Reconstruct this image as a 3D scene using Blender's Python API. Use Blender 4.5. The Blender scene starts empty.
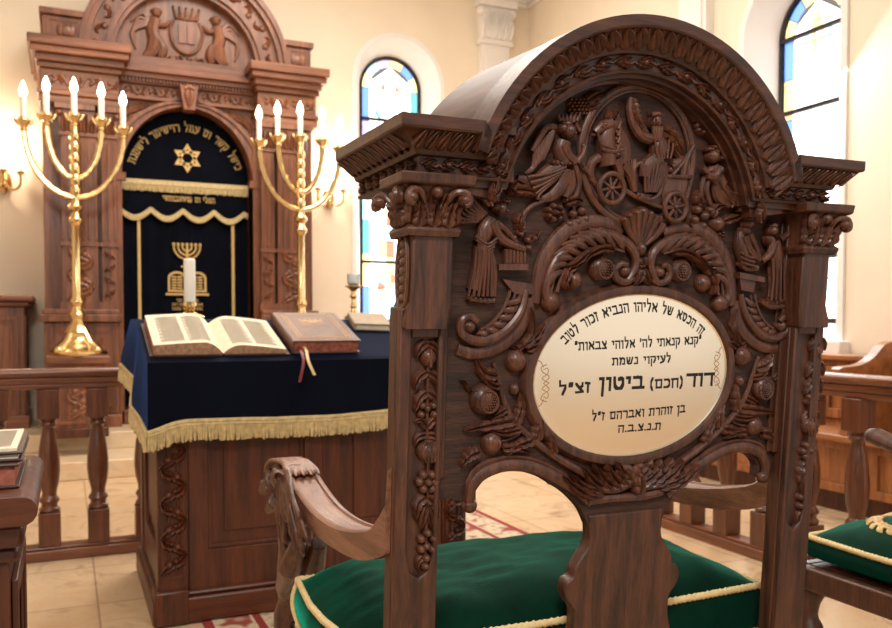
import bpy, bmesh, math, random
from mathutils import Vector, Matrix
from mathutils.geometry import tessellate_polygon
random.seed(7)
PI = math.pi
scene = bpy.context.scene
COL = scene.collection
V = Vector
# ---------------------------------------------------------------- camera model
YAW = math.radians(24.1); PITCH = math.radians(2.0); FPX = 850.0; CX = 446.0
CY = 322 + FPX*math.tan(PITCH); EYE = V((0, 0, 1.1))
F0 = V((math.sin(YAW), math.cos(YAW), 0)); RT = V((math.cos(YAW), -math.sin(YAW), 0)); ZU = V((0, 0, 1))
FW = F0*math.cos(PITCH) - ZU*math.sin(PITCH); UP = F0*math.sin(PITCH) + ZU*math.cos(PITCH)
def ray(u, v): return FW + RT*((u-CX)/FPX) + UP*((CY-v)/FPX)
def hit(u, v, p, n):
    d = ray(u, v); n = V(n)
    return EYE + d*((V(p)-EYE).dot(n)/d.dot(n))
def onY(u, v, y): return hit(u, v, (0, y, 0), (0, 1, 0))
def onX(u, v, x): return hit(u, v, (x, 0, 0), (1, 0, 0))
def onZ(u, v, z): return hit(u, v, (0, 0, z), (0, 0, 1))
# ---------------------------------------------------------------- materials
def srgb(r, g, b):
    f = lambda c: (c/255/12.92) if c/255 <= .04045 else ((c/255+.055)/1.055)**2.4
    return (f(r), f(g), f(b), 1)
def newmat(name):
    m = bpy.data.materials.new(name); m.use_nodes = True
    nt = m.node_tree; b = nt.nodes['Principled BSDF']
    return m, nt, b
def N(nt, t, **kw):
    n = nt.nodes.new(t)
    for k, v in kw.items():
        if k in n.inputs.keys(): n.inputs[k].default_value = v
        else: setattr(n, k, v)
    return n
def ramp(nt, stops):
    r = nt.nodes.new('ShaderNodeValToRGB'); e = r.color_ramp.elements
    while len(e) < len(stops): e.new(.5)
    for el, (p, c) in zip(e, stops): el.position = p; el.color = c
    return r
def wood(name, c1, c2, axis='Z', sc=14, rough=.4, bump=.25, coat=.25, stretch=14, pore=.35):
    m, nt, b = newmat(name); L = nt.links.new
    tc = N(nt, 'ShaderNodeTexCoord'); mp = N(nt, 'ShaderNodeMapping')
    s = [stretch, stretch, stretch]; s['XYZ'.index(axis)] = 1
    mp.inputs['Scale'].default_value = s
    L(tc.outputs['Object'], mp.inputs[0])
    n1 = N(nt, 'ShaderNodeTexNoise', Scale=sc*.16, Detail=6., Roughness=.62, Distortion=.6)
    L(mp.outputs[0], n1.inputs['Vector'])
    r1 = ramp(nt, [(.34, c1), (.68, c2)]); L(n1.outputs['Fac'], r1.inputs[0])
    n2 = N(nt, 'ShaderNodeTexNoise', Scale=sc*1.1, Detail=4., Roughness=.7)
    L(mp.outputs[0], n2.inputs['Vector'])
    r2 = ramp(nt, [(.36, (1-pore, 1-pore, 1-pore, 1)), (.55, (1, 1, 1, 1))]); L(n2.outputs['Fac'], r2.inputs[0])
    mx = N(nt, 'ShaderNodeMix', data_type='RGBA', blend_type='MULTIPLY'); mx.inputs[0].default_value = 1
    L(r1.outputs[0], mx.inputs[6]); L(r2.outputs[0], mx.inputs[7]); L(mx.outputs[2], b.inputs['Base Color'])
    bp = N(nt, 'ShaderNodeBump', Strength=bump, Distance=.002); L(n2.outputs['Fac'], bp.inputs['Height']); L(bp.outputs[0], b.inputs['Normal'])
    rr = N(nt, 'ShaderNodeMapRange'); rr.inputs[3].default_value = rough-.08; rr.inputs[4].default_value = rough+.12
    L(n2.outputs['Fac'], rr.inputs[0]); L(rr.outputs[0], b.inputs['Roughness'])
    b.inputs['Coat Weight'].default_value = coat; b.inputs['Coat Roughness'].default_value = .22
    return m
def plain(name, c, rough=.5, metal=0, noise=0, nscale=20, bump=0, bscale=60, sheen=0, sheen_tint=None, spec=None, coat=0):
    m, nt, b = newmat(name); L = nt.links.new
    b.inputs['Base Color'].default_value = c; b.inputs['Roughness'].default_value = rough; b.inputs['Metallic'].default_value = metal
    if spec is not None: b.inputs['Specular IOR Level'].default_value = spec
    b.inputs['Coat Weight'].default_value = coat
    tc = N(nt, 'ShaderNodeTexCoord')
    if noise:
        n1 = N(nt, 'ShaderNodeTexNoise', Scale=nscale, Detail=5.); L(tc.outputs['Object'], n1.inputs['Vector'])
        lo = tuple(x*(1-noise) for x in c[:3])+(1,); hi = tuple(min(1, x*(1+noise)) for x in c[:3])+(1,)
        r = ramp(nt, [(.3, lo), (.7, hi)]); L(n1.outputs['Fac'], r.inputs[0]); L(r.outputs[0], b.inputs['Base Color'])
    if bump:
        n2 = N(nt, 'ShaderNodeTexNoise', Scale=bscale, Detail=3.); L(tc.outputs['Object'], n2.inputs['Vector'])
        bp = N(nt, 'ShaderNodeBump', Strength=bump, Distance=.003); L(n2.outputs['Fac'], bp.inputs['Height']); L(bp.outputs[0], b.inputs['Normal'])
    if sheen:
        b.inputs['Sheen Weight'].default_value = sheen; b.inputs['Sheen Roughness'].default_value = .35
        if sheen_tint: b.inputs['Sheen Tint'].default_value = sheen_tint
    return m
def glow(name, c, s):
    m, nt, b = newmat(name)
    b.inputs['Base Color'].default_value = c; b.inputs['Emission Color'].default_value = c; b.inputs['Emission Strength'].default_value = s
    b.inputs['Roughness'].default_value = .25
    return m
# ---------------------------------------------------------------- mesh building
def cr(pts, n=8, closed=False):
    """Catmull-Rom through points of any dimension."""
    P = [tuple(p) for p in pts]; out = []
    m = len(P); rng = range(m if closed else m-1)
    for i in rng:
        if closed: p0, p1, p2, p3 = P[(i-1) % m], P[i], P[(i+1) % m], P[(i+2) % m]
        else: p0, p1, p2, p3 = P[max(i-1, 0)], P[i], P[i+1], P[min(i+2, m-1)]
        for k in range(n):
            t = k/n
            out.append(tuple(.5*(2*b+(c-a)*t+(2*a-5*b+4*c-d)*t*t+(3*b-a-3*c+d)*t**3) for a, b, c, d in zip(p0, p1, p2, p3)))
    if not closed: out.append(P[-1])
    return out
ORIG = {}
class MB:
    def __init__(s): s.v = []; s.f = []; s.m = []
    def add(s, vs, fs, m=0):
        o = len(s.v); s.v += [tuple(x) for x in vs]
        for f in fs: s.f.append(tuple(i+o for i in f)); s.m.append(m)
        return s
    def box(s, x0, y0, z0, x1, y1, z1, m=0):
        vs = [(x, y, z) for z in (z0, z1) for y in (y0, y1) for x in (x0, x1)]
        return s.add(vs, [(0, 2, 3, 1), (4, 5, 7, 6), (0, 1, 5, 4), (2, 6, 7, 3), (0, 4, 6, 2), (1, 3, 7, 5)], m)
    def lathe(s, prof, cx, cy, z0=0, n=20, m=0, sx=1, sy=1):
        vs = []; fs = []
        for r, z in prof:
            for k in range(n):
                a = 2*PI*k/n; vs.append((cx+r*sx*math.cos(a), cy+r*sy*math.sin(a), z0+z))
        for i in range(len(prof)-1):
            for k in range(n):
                fs.append((i*n+k, i*n+(k+1) % n, (i+1)*n+(k+1) % n, (i+1)*n+k))
        fs.append(tuple(range(n-1, -1, -1))); fs.append(tuple((len(prof)-1)*n+k for k in range(n)))
        return s.add(vs, fs, m)
    def turned(s, prof, cx, cy, z0, n, hw): pass
    def tube(s, pts, r, n=8, m=0, flat=1, up=None):
        P = [V(p) for p in pts]; R = r if isinstance(r, (list, tuple)) else [r]*len(P)
        vs = []; fs = []; prev = None
        for i, p in enumerate(P):
            t = (P[min(i+1, len(P)-1)]-P[max(i-1, 0)])
            if t.length < 1e-9: t = V((0, 0, 1))
            t.normalize()
            if up is not None: q = V(up)
            elif prev is None: q = V((0, 0, 1)) if abs(t.z) < .9 else V((1, 0, 0))
            else: q = prev
            q = q - t*q.dot(t)
            if q.length < 1e-6: q = V((1, 0, 0)) - t*t.x
            q.normalize(); prev = q; b = t.cross(q)
            for k in range(n):
                a = 2*PI*k/n; vs.append(p + q*(R[i]*flat*math.cos(a)) + b*(R[i]*math.sin(a)))
        for i in range(len(P)-1):
            for k in range(n): fs.append((i*n+k, i*n+(k+1) % n, (i+1)*n+(k+1) % n, (i+1)*n+k))
        fs.append(tuple(range(n-1, -1, -1))); fs.append(tuple((len(P)-1)*n+k for k in range(n)))
        return s.add(vs, fs, m)
    def ball(s, c, r, n=14, k=8, m=0, rx=None, ry=None, rz=None):
        rx, ry, rz = rx or r, ry or r, rz or r
        vs = [(c[0], c[1], c[2]-rz)]; fs = []
        for i in range(1, k):
            ph = -PI/2+PI*i/k
            for j in range(n):
                a = 2*PI*j/n; vs.append((c[0]+rx*math.cos(ph)*math.cos(a), c[1]+ry*math.cos(ph)*math.sin(a), c[2]+rz*math.sin(ph)))
        vs.append((c[0], c[1], c[2]+rz)); T = len(vs)-1
        for j in range(n): fs.append((0, 1+(j+1) % n, 1+j)); fs.append((T, T-n+j, T-n+(j+1) % n))
        for i in range(k-2):
            for j in range(n): fs.append((1+i*n+j, 1+i*n+(j+1) % n, 1+(i+1)*n+(j+1) % n, 1+(i+1)*n+j))
        return s.add(vs, fs, m)
    def prism(s, poly, fn, h0, h1, holes=(), m=0, cap0=True):
        """poly of (a,b) pairs extruded from h0 to h1 through fn(a,b,h)."""
        loops = [list(poly)]+[list(h) for h in holes]
        flat = [p for l in loops for p in l]; n = len(flat)
        vs = [fn(p[0], p[1], h0) for p in flat]+[fn(p[0], p[1], h1) for p in flat]
        tri = tessellate_polygon([[V((p[0], p[1], 0)) for p in l] for l in loops]) if (holes or len(poly) > 4) else ([(0, 1, 2, 3)] if len(poly) == 4 else [(0, 1, 2)])
        fs = [tuple(i+n for i in t) for t in tri]
        if cap0: fs += [tuple(reversed(t)) for t in tri]
        o = 0
        for l in loops:
            k = len(l)
            for i in range(k): a, b = o+i, o+(i+1) % k; fs.append((a, b, b+n, a+n))
            o += k
        return s.add(vs, fs, m)
    def grid(s, rows, m=0, closed=False):
        w = len(rows[0]); vs = [p for r in rows for p in r]; fs = []
        for i in range(len(rows)-1):
            for j in range(w if closed else w-1):
                fs.append((i*w+j, i*w+(j+1) % w, (i+1)*w+(j+1) % w, (i+1)*w+j))
        return s.add(vs, fs, m)
    # ----- relief carving on a board: fn(a,b,h) -> world
    def rdome(s, fn, a, b, ra, rb, h, rot=0, h0=0, n=16, k=6, m=0, bulge=1.0):
        vs = []; fs = []; c, sn = math.cos(rot), math.sin(rot)
        for i in range(k):
            t = PI/2*i/k*bulge
            for j in range(n):
                q = 2*PI*j/n; x = ra*math.cos(t)*math.cos(q); y = rb*math.cos(t)*math.sin(q)
                vs.append(fn(a+x*c-y*sn, b+x*sn+y*c, h0+h*math.sin(t)))
        vs.append(fn(a, b, h0+h))
        for i in range(k-1):
            for j in range(n): fs.append((i*n+j, i*n+(j+1) % n, (i+1)*n+(j+1) % n, (i+1)*n+j))
        for j in range(n): fs.append(((k-1)*n+j, (k-1)*n+(j+1) % n, k*n))
        return s.add(vs, fs, m)
    def rtube(s, fn, pts, r, hc=0, flat=1, n=8, sm=6, m=0):
        """pts (a,b); r and hc scalars or lists (interpolated with the points)."""
        k = len(pts); R = r if isinstance(r, (list, tuple)) else [r]*k; Hc = hc if isinstance(hc, (list, tuple)) else [hc]*k
        Q = [(p[0], p[1], R[i], Hc[i]) for i, p in enumerate(pts)]
        if sm and k > 2: Q = cr(Q, sm)
        vs = []; fs = []
        for i, q in enumerate(Q):
            p0, p1 = Q[max(i-1, 0)], Q[min(i+1, len(Q)-1)]
            tx, ty = p1[0]-p0[0], p1[1]-p0[1]; l = math.hypot(tx, ty) or 1; nx, ny = -ty/l, tx/l
            for j in range(n):
                w = 2*PI*j/n; o = max(q[2], 1e-5)*math.cos(w)
                vs.append(fn(q[0]+nx*o, q[1]+ny*o, q[3]+max(q[2], 1e-5)*flat*math.sin(w)))
        for i in range(len(Q)-1):
            for j in range(n): fs.append((i*n+j, i*n+(j+1) % n, (i+1)*n+(j+1) % n, (i+1)*n+j))
        fs.append(tuple(range(n))); fs.append(tuple((len(Q)-1)*n+j for j in range(n)))
        return s.add(vs, fs, m)
    def rleaf(s, fn, pts, w, h, h0=0, lobes=0, depth=.35, curl=.0, sm=8, m=0, side=0, fat=.5):
        """leaf blade with a sunk midrib; pts along the midrib."""
        sm = max(sm, int(lobes*6/max(1, len(pts)-1)))
        Q = cr(pts, sm) if len(pts) > 2 else [tuple(pts[0][i]+(pts[1][i]-pts[0][i])*k/12 for i in range(2)) for k in range(13)]
        K = len(Q)-1; vs = []; fs = []
        lt = [0]
        for i in range(K): lt.append(lt[-1]+math.hypot(Q[i+1][0]-Q[i][0], Q[i+1][1]-Q[i][1]))
        for i, q in enumerate(Q):
            t = lt[i]/(lt[-1] or 1)
            p0, p1 = Q[max(i-1, 0)], Q[min(i+1, K)]
            tx, ty = p1[0]-p0[0], p1[1]-p0[1]; l = math.hypot(tx, ty) or 1; nx, ny = -ty/l, tx/l
            ww = w*(math.sin(PI*min(1, max(0, t**fat*.97+.03)))**.7+.06)
            if t > .999: ww = w*.04
            sc_ = 1-abs(math.sin(PI*lobes*t))**.6 if lobes else 0
            ww *= 1-depth*sc_; rib = 1-.22*sc_
            hh = h*(.55+.45*math.sin(PI*min(1, t*.9+.1)))+curl*t*t
            for a, k in ((-1, 0), (-.82, .7), (-.5, 1), (-.14, .72), (0, .4), (.14, .72), (.5, 1), (.82, .7), (1, 0)):
                if side < 0 and a > 0: a *= .35
                if side > 0 and a < 0: a *= .35
                vs.append(fn(q[0]+nx*ww*a, q[1]+ny*ww*a, h0+hh*k*rib if k else h0-.001))
        for i in range(K):
            for j in range(8): fs.append((i*9+j, i*9+j+1, (i+1)*9+j+1, (i+1)*9+j))
        return s.add(vs, fs, m)
    def build(s, name, mat, parent=None, smooth=35, bevel=0, bseg=2, sub=0, remesh=0):
        me = bpy.data.meshes.new(name)
        org = ORIG.get(parent.name, V((0, 0, 0))) if parent else V((0, 0, 0))
        if parent is None and s.v:
            xs = [p[0] for p in s.v]; ys = [p[1] for p in s.v]; zs = [p[2] for p in s.v]
            org = V(((min(xs)+max(xs))/2, (min(ys)+max(ys))/2, min(zs)))
        me.from_pydata([(p[0]-org.x, p[1]-org.y, p[2]-org.z) for p in s.v], [], s.f)
        mats = mat if isinstance(mat, (list, tuple)) else [mat]
        for x in mats: me.materials.append(x)
        if len(mats) > 1:
            for p, i in zip(me.polygons, s.m): p.material_index = i
        bm = bmesh.new(); bm.from_mesh(me)
        bmesh.ops.recalc_face_normals(bm, faces=bm.faces); bm.to_mesh(me); bm.free()
        for p in me.polygons: p.use_smooth = True
        if smooth < 180: me.set_sharp_from_angle(angle=math.radians(smooth))
        o = bpy.data.objects.new(name, me); COL.objects.link(o)
        if parent: o.parent = parent; ORIG[o.name] = org
        else: o.location = org; ORIG[o.name] = org
        if remesh:
            md = o.modifiers.new('remesh', 'REMESH'); md.mode = 'VOXEL'; md.voxel_size = remesh; md.use_smooth_shade = True
            sm_ = o.modifiers.new('smooth', 'SMOOTH'); sm_.iterations = 2; sm_.factor = .5
        if bevel:
            md = o.modifiers.new('bevel', 'BEVEL'); md.width = bevel; md.segments = bseg; md.limit_method = 'ANGLE'; md.angle_limit = math.radians(40); md.harden_normals = False
        if sub:
            md = o.modifiers.new('sub', 'SUBSURF'); md.levels = sub; md.render_levels = sub
        return o
def tag(o, label=None, cat=None, group=None, kind=None):
    if label: o['label'] = label
    if cat: o['category'] = cat
    if group: o['group'] = group
    if kind: o['kind'] = kind
    return o
def empty(name, loc, label, cat, group=None):
    o = bpy.data.objects.new(name, None); COL.objects.link(o); o.location = loc; o.empty_display_size = .05
    ORIG[o.name] = V(loc)
    return tag(o, label, cat, group)
def copy_tree(o, loc, label=None, rz=None):
    c = o.copy(); COL.objects.link(c); c.location = loc; ORIG[c.name] = V(loc)
    if rz is not None: c.rotation_euler.z = rz
    if label: c['label'] = label
    for ch in list(o.children):
        d = ch.copy(); COL.objects.link(d); d.parent = c
        for g in list(ch.children):
            e = g.copy(); COL.objects.link(e); e.parent = d
    return c
def fY(y0, sgn=-1):      # plane facing -Y: a = x, b = z, h towards the viewer
    return lambda a, b, h: (a, y0+sgn*h, b)
def fX(x0, sgn=-1):      # plane facing -X: a = y, b = z
    return lambda a, b, h: (x0+sgn*h, a, b)
def fZ(z0): return lambda a, b, h: (a, b, z0+h)
def arc(cx, cz, r, a0, a1, n, ry=None):
    return [(cx+r*math.cos(a0+(a1-a0)*i/n), cz+(ry or r)*math.sin(a0+(a1-a0)*i/n)) for i in range(n+1)]
def rect(a0, b0, a1, b1): return [(a0, b0), (a1, b0), (a1, b1), (a0, b1)]
def panel(mb, fn, a0, b0, a1, b1, h, rim=.02, depth=.012, field=None, m=0):
    """frame moulding around a sunk field: stepped ring standing h proud."""
    mb.prism(rect(a0, b0, a1, b1), fn, 0, h, holes=[rect(a0+rim, b0+rim, a1-rim, b1-rim)], m=m)
    q = rim*1.6
    mb.prism(rect(a0+rim, b0+rim, a1-rim, b1-rim), fn, 0, h*.5, holes=[rect(a0+q, b0+q, a1-q, b1-q)], m=m)
# ---------------------------------------------------------------- Hebrew letters drawn with a broad pen
GL = {
'א': (.72, [[(.06, .9), (.62, .1)], [(.6, .95), (.6, .72), (.4, .46)], [(.08, .08), (.1, .36), (.26, .62)]]),
'ב': (.7, [[(.05, .88), (.44, .88), (.5, .8), (.5, .1)], [(.0, .1), (.66, .1)]]),
'ג': (.52, [[(.1, .88), (.34, .88), (.38, .35), (.46, .06)], [(.38, .35), (.04, .1)]]),
'ד': (.66, [[(0, .88), (.62, .88)], [(.5, .88), (.5, .04)]]),
'ה': (.66, [[(0, .88), (.56, .88), (.56, .04)], [(.1, .52), (.1, .04)]]),
'ו': (.3, [[(.02, .88), (.2, .88), (.2, .04)]]),
'ז': (.34, [[(0, .92), (.28, .84)], [(.17, .85), (.14, .04)]]),
'ח': (.68, [[(0, .88), (.58, .88), (.58, .04)], [(.1, .88), (.1, .04)]]),
'ט': (.68, [[(.04, .9), (.08, .3), (.2, .1), (.46, .1), (.58, .4), (.56, .76), (.44, .88), (.32, .78)]]),
'י': (.3, [[(.02, .88), (.19, .88), (.17, .52)]]),
'כ': (.62, [[(.05, .88), (.38, .88), (.52, .7), (.52, .3), (.38, .1), (.05, .1)]]),
'ל': (.58, [[(.08, 1.32), (.08, .88), (.46, .88), (.46, .66), (.24, .04)]]),
'מ': (.68, [[(.04, .92), (.18, .66), (.06, .05)], [(.14, .72), (.3, .9), (.48, .86), (.57, .62), (.57, .1), (.34, .1)]]),
'ם': (.68, [[(0, .88), (.56, .88), (.56, .1), (.1, .1), (.1, .88)]]),
'נ': (.46, [[(.1, .88), (.32, .88), (.36, .1), (0, .1)]]),
'ן': (.3, [[(.02, .88), (.2, .88), (.18, -.36)]]),
'ס': (.68, [[(.0, .88), (.44, .88), (.58, .6), (.48, .2), (.3, .08), (.13, .26), (.09, .88)]]),
'ע': (.62, [[(.04, .9), (.12, .88), (.38, .22)], [(.5, .92), (.56, .86), (.48, .36), (.3, .12), (0, 0)]]),
'פ': (.66, [[(.22, .5), (.08, .54), (.08, .84), (.38, .88), (.54, .7), (.54, .1), (.04, .1)]]),
'צ': (.64, [[(.06, .92), (.12, .8), (.5, .14)], [(.52, .92), (.52, .7), (.34, .5)], [(.04, .1), (.54, .1)]]),
'ק': (.66, [[(0, .88), (.52, .88), (.56, .52), (.38, .1)], [(.1, .54), (.1, -.32)]]),
'ר': (.6, [[(.02, .88), (.42, .88), (.5, .72), (.5, .04)]]),
'ש': (.82, [[(.06, .92), (.12, .22), (.3, .08), (.56, .16), (.7, .92)], [(.38, .92), (.36, .5), (.16, .34)]]),
'ת': (.7, [[(0, .88), (.54, .88), (.58, .76), (.58, .04)], [(.14, .88), (.14, .1), (0, .08)]]),
'(': (.34, [[(.2, 1.1), (.06, .75), (.06, .25), (.2, -.12)]]),
')': (.34, [[(.05, 1.1), (.2, .75), (.2, .25), (.05, -.12)]]),
"'": (.22, [[(.1, 1.02), (.05, .74)]]), '"': (.36, [[(.1, 1.02), (.05, .74)], [(.26, 1.02), (.21, .74)]]),
'.': (.22, [[(.06, .08), (.1, .08)]]), '-': (.4, [[(.05, .5), (.3, .5)]]), ' ': (.42, []),
}
def hull(P):
    P = sorted(set(P)); L = []; U = []
    def c(o, a, b): return (a[0]-o[0])*(b[1]-o[1])-(a[1]-o[1])*(b[0]-o[0])
    for p in P:
        while len(L) > 1 and c(L[-2], L[-1], p) <= 0: L.pop()
        L.append(p)
    for p in reversed(P):
        while len(U) > 1 and c(U[-2], U[-1], p) <= 0: U.pop()
        U.append(p)
    return L[:-1]+U[:-1]
def twidth(t, gap=.12): return sum(GL[c][0]+gap for c in t)-gap
def hebrew(mb, text, fn, size, nib=(.09, .17), gap=.12, h=.0006, wide=1.0, curve=None, h0=0):
    """set a line right to left, centred on a=0 with its baseline at b=0; curve(a,b) bends it."""
    x = twidth(text, gap)/2
    for ch in text:
        w, st = GL[ch]; x -= w
        for line in st:
            for p, q in zip(line, line[1:]):
                hx, hy = nib[0]/2, nib[1]/2
                if ch in "'\".": hx, hy = max(hx, .06), max(hy, .07)
                pts = [(e[0]+sx*hx, e[1]+sy*hy) for e in (p, q) for sx in (-1, 1) for sy in (-1, 1)]
                poly = [((x+a)*size*wide, b*size) for a, b in hull(pts)]
                if curve: poly = [curve(a, b) for a, b in poly]
                mb.prism(poly, fn, h0, h0+h, cap0=False)
        x -= gap
def on_arc(R, k=1):      # bend a line upwards over a circle of radius R centred at (0,-R)
    return lambda a, b: ((R+b)*math.sin(a/R), (R+b)*math.cos(a/R)-R)
# ================================================================ materials
W_CHAIR = wood('walnut carved', srgb(46, 24, 17), srgb(100, 58, 38), 'Z', sc=26, rough=.42, bump=.4, coat=.08)
W_CHAIR_H = wood('walnut carved crosswise', srgb(46, 24, 17), srgb(96, 55, 36), 'X', sc=26, rough=.42, bump=.4, coat=.08)
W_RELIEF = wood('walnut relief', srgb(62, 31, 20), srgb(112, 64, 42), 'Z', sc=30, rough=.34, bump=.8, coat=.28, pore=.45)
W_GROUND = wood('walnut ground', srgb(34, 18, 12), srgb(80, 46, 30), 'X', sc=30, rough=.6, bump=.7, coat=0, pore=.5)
W_HOOD = wood('waxed walnut hood', srgb(46, 24, 17), srgb(100, 58, 38), 'Y', sc=26, rough=.5, bump=.1, coat=.0)
W_ARM = wood('worn oak arm', srgb(104, 66, 48), srgb(158, 108, 82), 'Y', sc=30, rough=.4, bump=.5, coat=.15)
W_ARK = wood('mahogany ark', srgb(94, 55, 36), srgb(152, 94, 62), 'Z', sc=8, rough=.42, bump=.15, coat=.2)
W_ARK_H = wood('mahogany ark crosswise', srgb(94, 55, 36), srgb(152, 94, 62), 'X', sc=8, rough=.42, bump=.15, coat=.2)
W_DESK = wood('dark brown desk', srgb(54, 22, 9), srgb(104, 50, 22), 'Z', sc=8, rough=.42, bump=.15, coat=.08)
W_DESK_H = wood('dark brown desk crosswise', srgb(54, 22, 9), srgb(104, 50, 22), 'X', sc=8, rough=.42, bump=.15, coat=.08)
W_RAIL = wood('railing wood', srgb(72, 36, 21), srgb(122, 68, 40), 'Z', sc=10, rough=.32, bump=.12, coat=.4)
W_RAIL_X = wood('railing wood along x', srgb(88, 46, 26), srgb(140, 82, 50), 'X', sc=10, rough=.32, bump=.12, coat=.4)
W_RAIL_Y = wood('railing wood along y', srgb(88, 46, 26), srgb(140, 82, 50), 'Y', sc=10, rough=.32, bump=.12, coat=.4)
W_PEW = wood('honey oak pew', srgb(140, 84, 44), srgb(184, 120, 70), 'Y', sc=7, rough=.38, bump=.12, coat=.25)
W_PEW_Z = wood('honey oak pew panel', srgb(128, 74, 38), srgb(172, 108, 60), 'Z', sc=7, rough=.4, bump=.12, coat=.2)
GOLD = plain('polished brass', (.78, .57, .28, 1), .22, 1, noise=.12, nscale=30)
GOLD_OLD = plain('antique brass', (.62, .42, .2, 1), .3, 1, noise=.2, nscale=40)
NAVY = plain('navy velvet', srgb(2, 5, 20), .8, noise=.25, nscale=9, bump=.15, bscale=500, sheen=.5, sheen_tint=(.015, .09, .34, 1), spec=.1)
NAVY_C = plain('midnight velvet curtain', srgb(4, 7, 18), .9, noise=.3, nscale=6, bump=.2, bscale=300, spec=.1)
GOLD_T = plain('gold thread', srgb(205, 170, 105), .5, 0, noise=.18, nscale=90, bump=.5, bscale=300)
FRINGE = plain('gold fringe yarn', srgb(198, 175, 126), .6, 0, noise=.25, nscale=60, bump=.4, bscale=400)
CREAM_CORD = plain('cream gold cord', srgb(222, 196, 140), .55, noise=.12, nscale=120)
GREEN = plain('emerald velvet', srgb(0, 36, 24), .8, noise=.35, nscale=14, bump=.25, bscale=260, sheen=1.0, sheen_tint=(0, .42, .27, 1), spec=.1)
WALLP = plain('cream plaster', srgb(238, 224, 203), .85, noise=.03, nscale=3, bump=.05, bscale=40)
WHITEP = plain('white plaster', srgb(236, 232, 228), .8, noise=.03, nscale=4, bump=.05, bscale=50)
CEILP = plain('ceiling paint', srgb(240, 232, 220), .85, noise=.02, nscale=3)
PAPER = plain('old paper', srgb(232, 218, 192), .8, noise=.08, nscale=30, bump=.1, bscale=200)
PAPER_EDGE = plain('page edges', srgb(168, 130, 100), .85, noise=.35, nscale=70, bump=.5, bscale=150)
RED_EDGE = plain('marbled red page edges', srgb(150, 84, 66), .7, noise=.5, nscale=60, bump=.3, bscale=120)
LEATHER = plain('brown leather cover', srgb(98, 62, 48), .42, noise=.22, nscale=26, bump=.3, bscale=220, coat=.15)
LEATHER_D = plain('dark leather cover', srgb(64, 36, 30), .45, noise=.22, nscale=26, bump=.3, bscale=220)
GILT = plain('dull gilt tooling', srgb(168, 126, 82), .4, .3, noise=.2, nscale=60)
INK = plain('black ink', srgb(24, 18, 16), .6, noise=.1)
INK_P = plain('faded print', srgb(120, 104, 88), .8, noise=.2, nscale=60)
WAX = plain('white wax', srgb(244, 238, 226), .45, noise=.02)
BULB = glow('lit flame bulb', (1, .82, .58, 1), 14)
IRON = plain('dark window iron', srgb(40, 36, 38), .5, .5, noise=.2)
RIBBON_R = plain('red ribbon', srgb(120, 22, 26), .5, noise=.1)
TAN = plain('tan book cloth', srgb(170, 150, 126), .7, noise=.12, nscale=40, bump=.2, bscale=200)
PLAQUE = None
# satin brass with fine horizontal brushing
PLAQUE, nt, b = newmat('satin brass plate')
tc = N(nt, 'ShaderNodeTexCoord'); mp = N(nt, 'ShaderNodeMapping'); mp.inputs['Scale'].default_value = (3, 3, 260)
nz = N(nt, 'ShaderNodeTexNoise', Scale=3., Detail=5.); nt.links.new(tc.outputs['Object'], mp.inputs[0]); nt.links.new(mp.outputs[0], nz.inputs['Vector'])
bp = N(nt, 'ShaderNodeBump', Strength=.05, Distance=.001); nt.links.new(nz.outputs['Fac'], bp.inputs['Height']); nt.links.new(bp.outputs[0], b.inputs['Normal'])
b.inputs['Base Color'].default_value = (.93, .79, .6, 1); b.inputs['Metallic'].default_value = .95; b.inputs['Roughness'].default_value = .3
RIM = plain('bright plate rim', (.92, .86, .76, 1), .22, .9)
CLEAR, nt, b = newmat('frosted glass'); b.inputs['Base Color'].default_value = (.93, .95, .92, 1); b.inputs['Roughness'].default_value = .25; b.inputs['Transmission Weight'].default_value = .6
# marble tile floor
def tile_floor(name, size, c1, c2, grout, rough):
    m, nt, b = newmat(name); L = nt.links.new
    tc = N(nt, 'ShaderNodeTexCoord')
    br = N(nt, 'ShaderNodeTexBrick'); br.offset = 0; br.inputs['Scale'].default_value = 1/size
    for k, v in (('Color1', c1), ('Color2', c2), ('Mortar', grout), ('Mortar Size', .008), ('Mortar Smooth', .2), ('Brick Width', 1.), ('Row Height', 1.)): br.inputs[k].default_value = v
    L(tc.outputs['Object'], br.inputs['Vector'])
    n1 = N(nt, 'ShaderNodeTexNoise', Scale=3.2, Detail=9., Roughness=.62, Distortion=1.6); L(tc.outputs['Object'], n1.inputs['Vector'])
    r = ramp(nt, [(.3, (.56, .45, .35, 1)), (.48, (1, 1, 1, 1)), (.7, (.95, .84, .74, 1))]); L(n1.outputs['Fac'], r.inputs[0])
    mx = N(nt, 'ShaderNodeMix', data_type='RGBA', blend_type='MULTIPLY'); mx.inputs[0].default_value = .9
    L(br.outputs['Color'], mx.inputs[6]); L(r.outputs[0], mx.inputs[7]); L(mx.outputs[2], b.inputs['Base Color'])
    b.inputs['Roughness'].default_value = rough
    bp = N(nt, 'ShaderNodeBump', Strength=.15, Distance=.002, invert=True); L(br.outputs['Fac'], bp.inputs['Height']); L(bp.outputs[0], b.inputs['Normal'])
    return m
FLOOR = tile_floor('marble tiles', .55, srgb(216, 188, 152), srgb(206, 176, 140), srgb(170, 144, 116), .24)
STEPM = tile_floor('marble steps', .9, srgb(222, 200, 168), srgb(214, 190, 158), srgb(190, 166, 138), .3)
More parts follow.
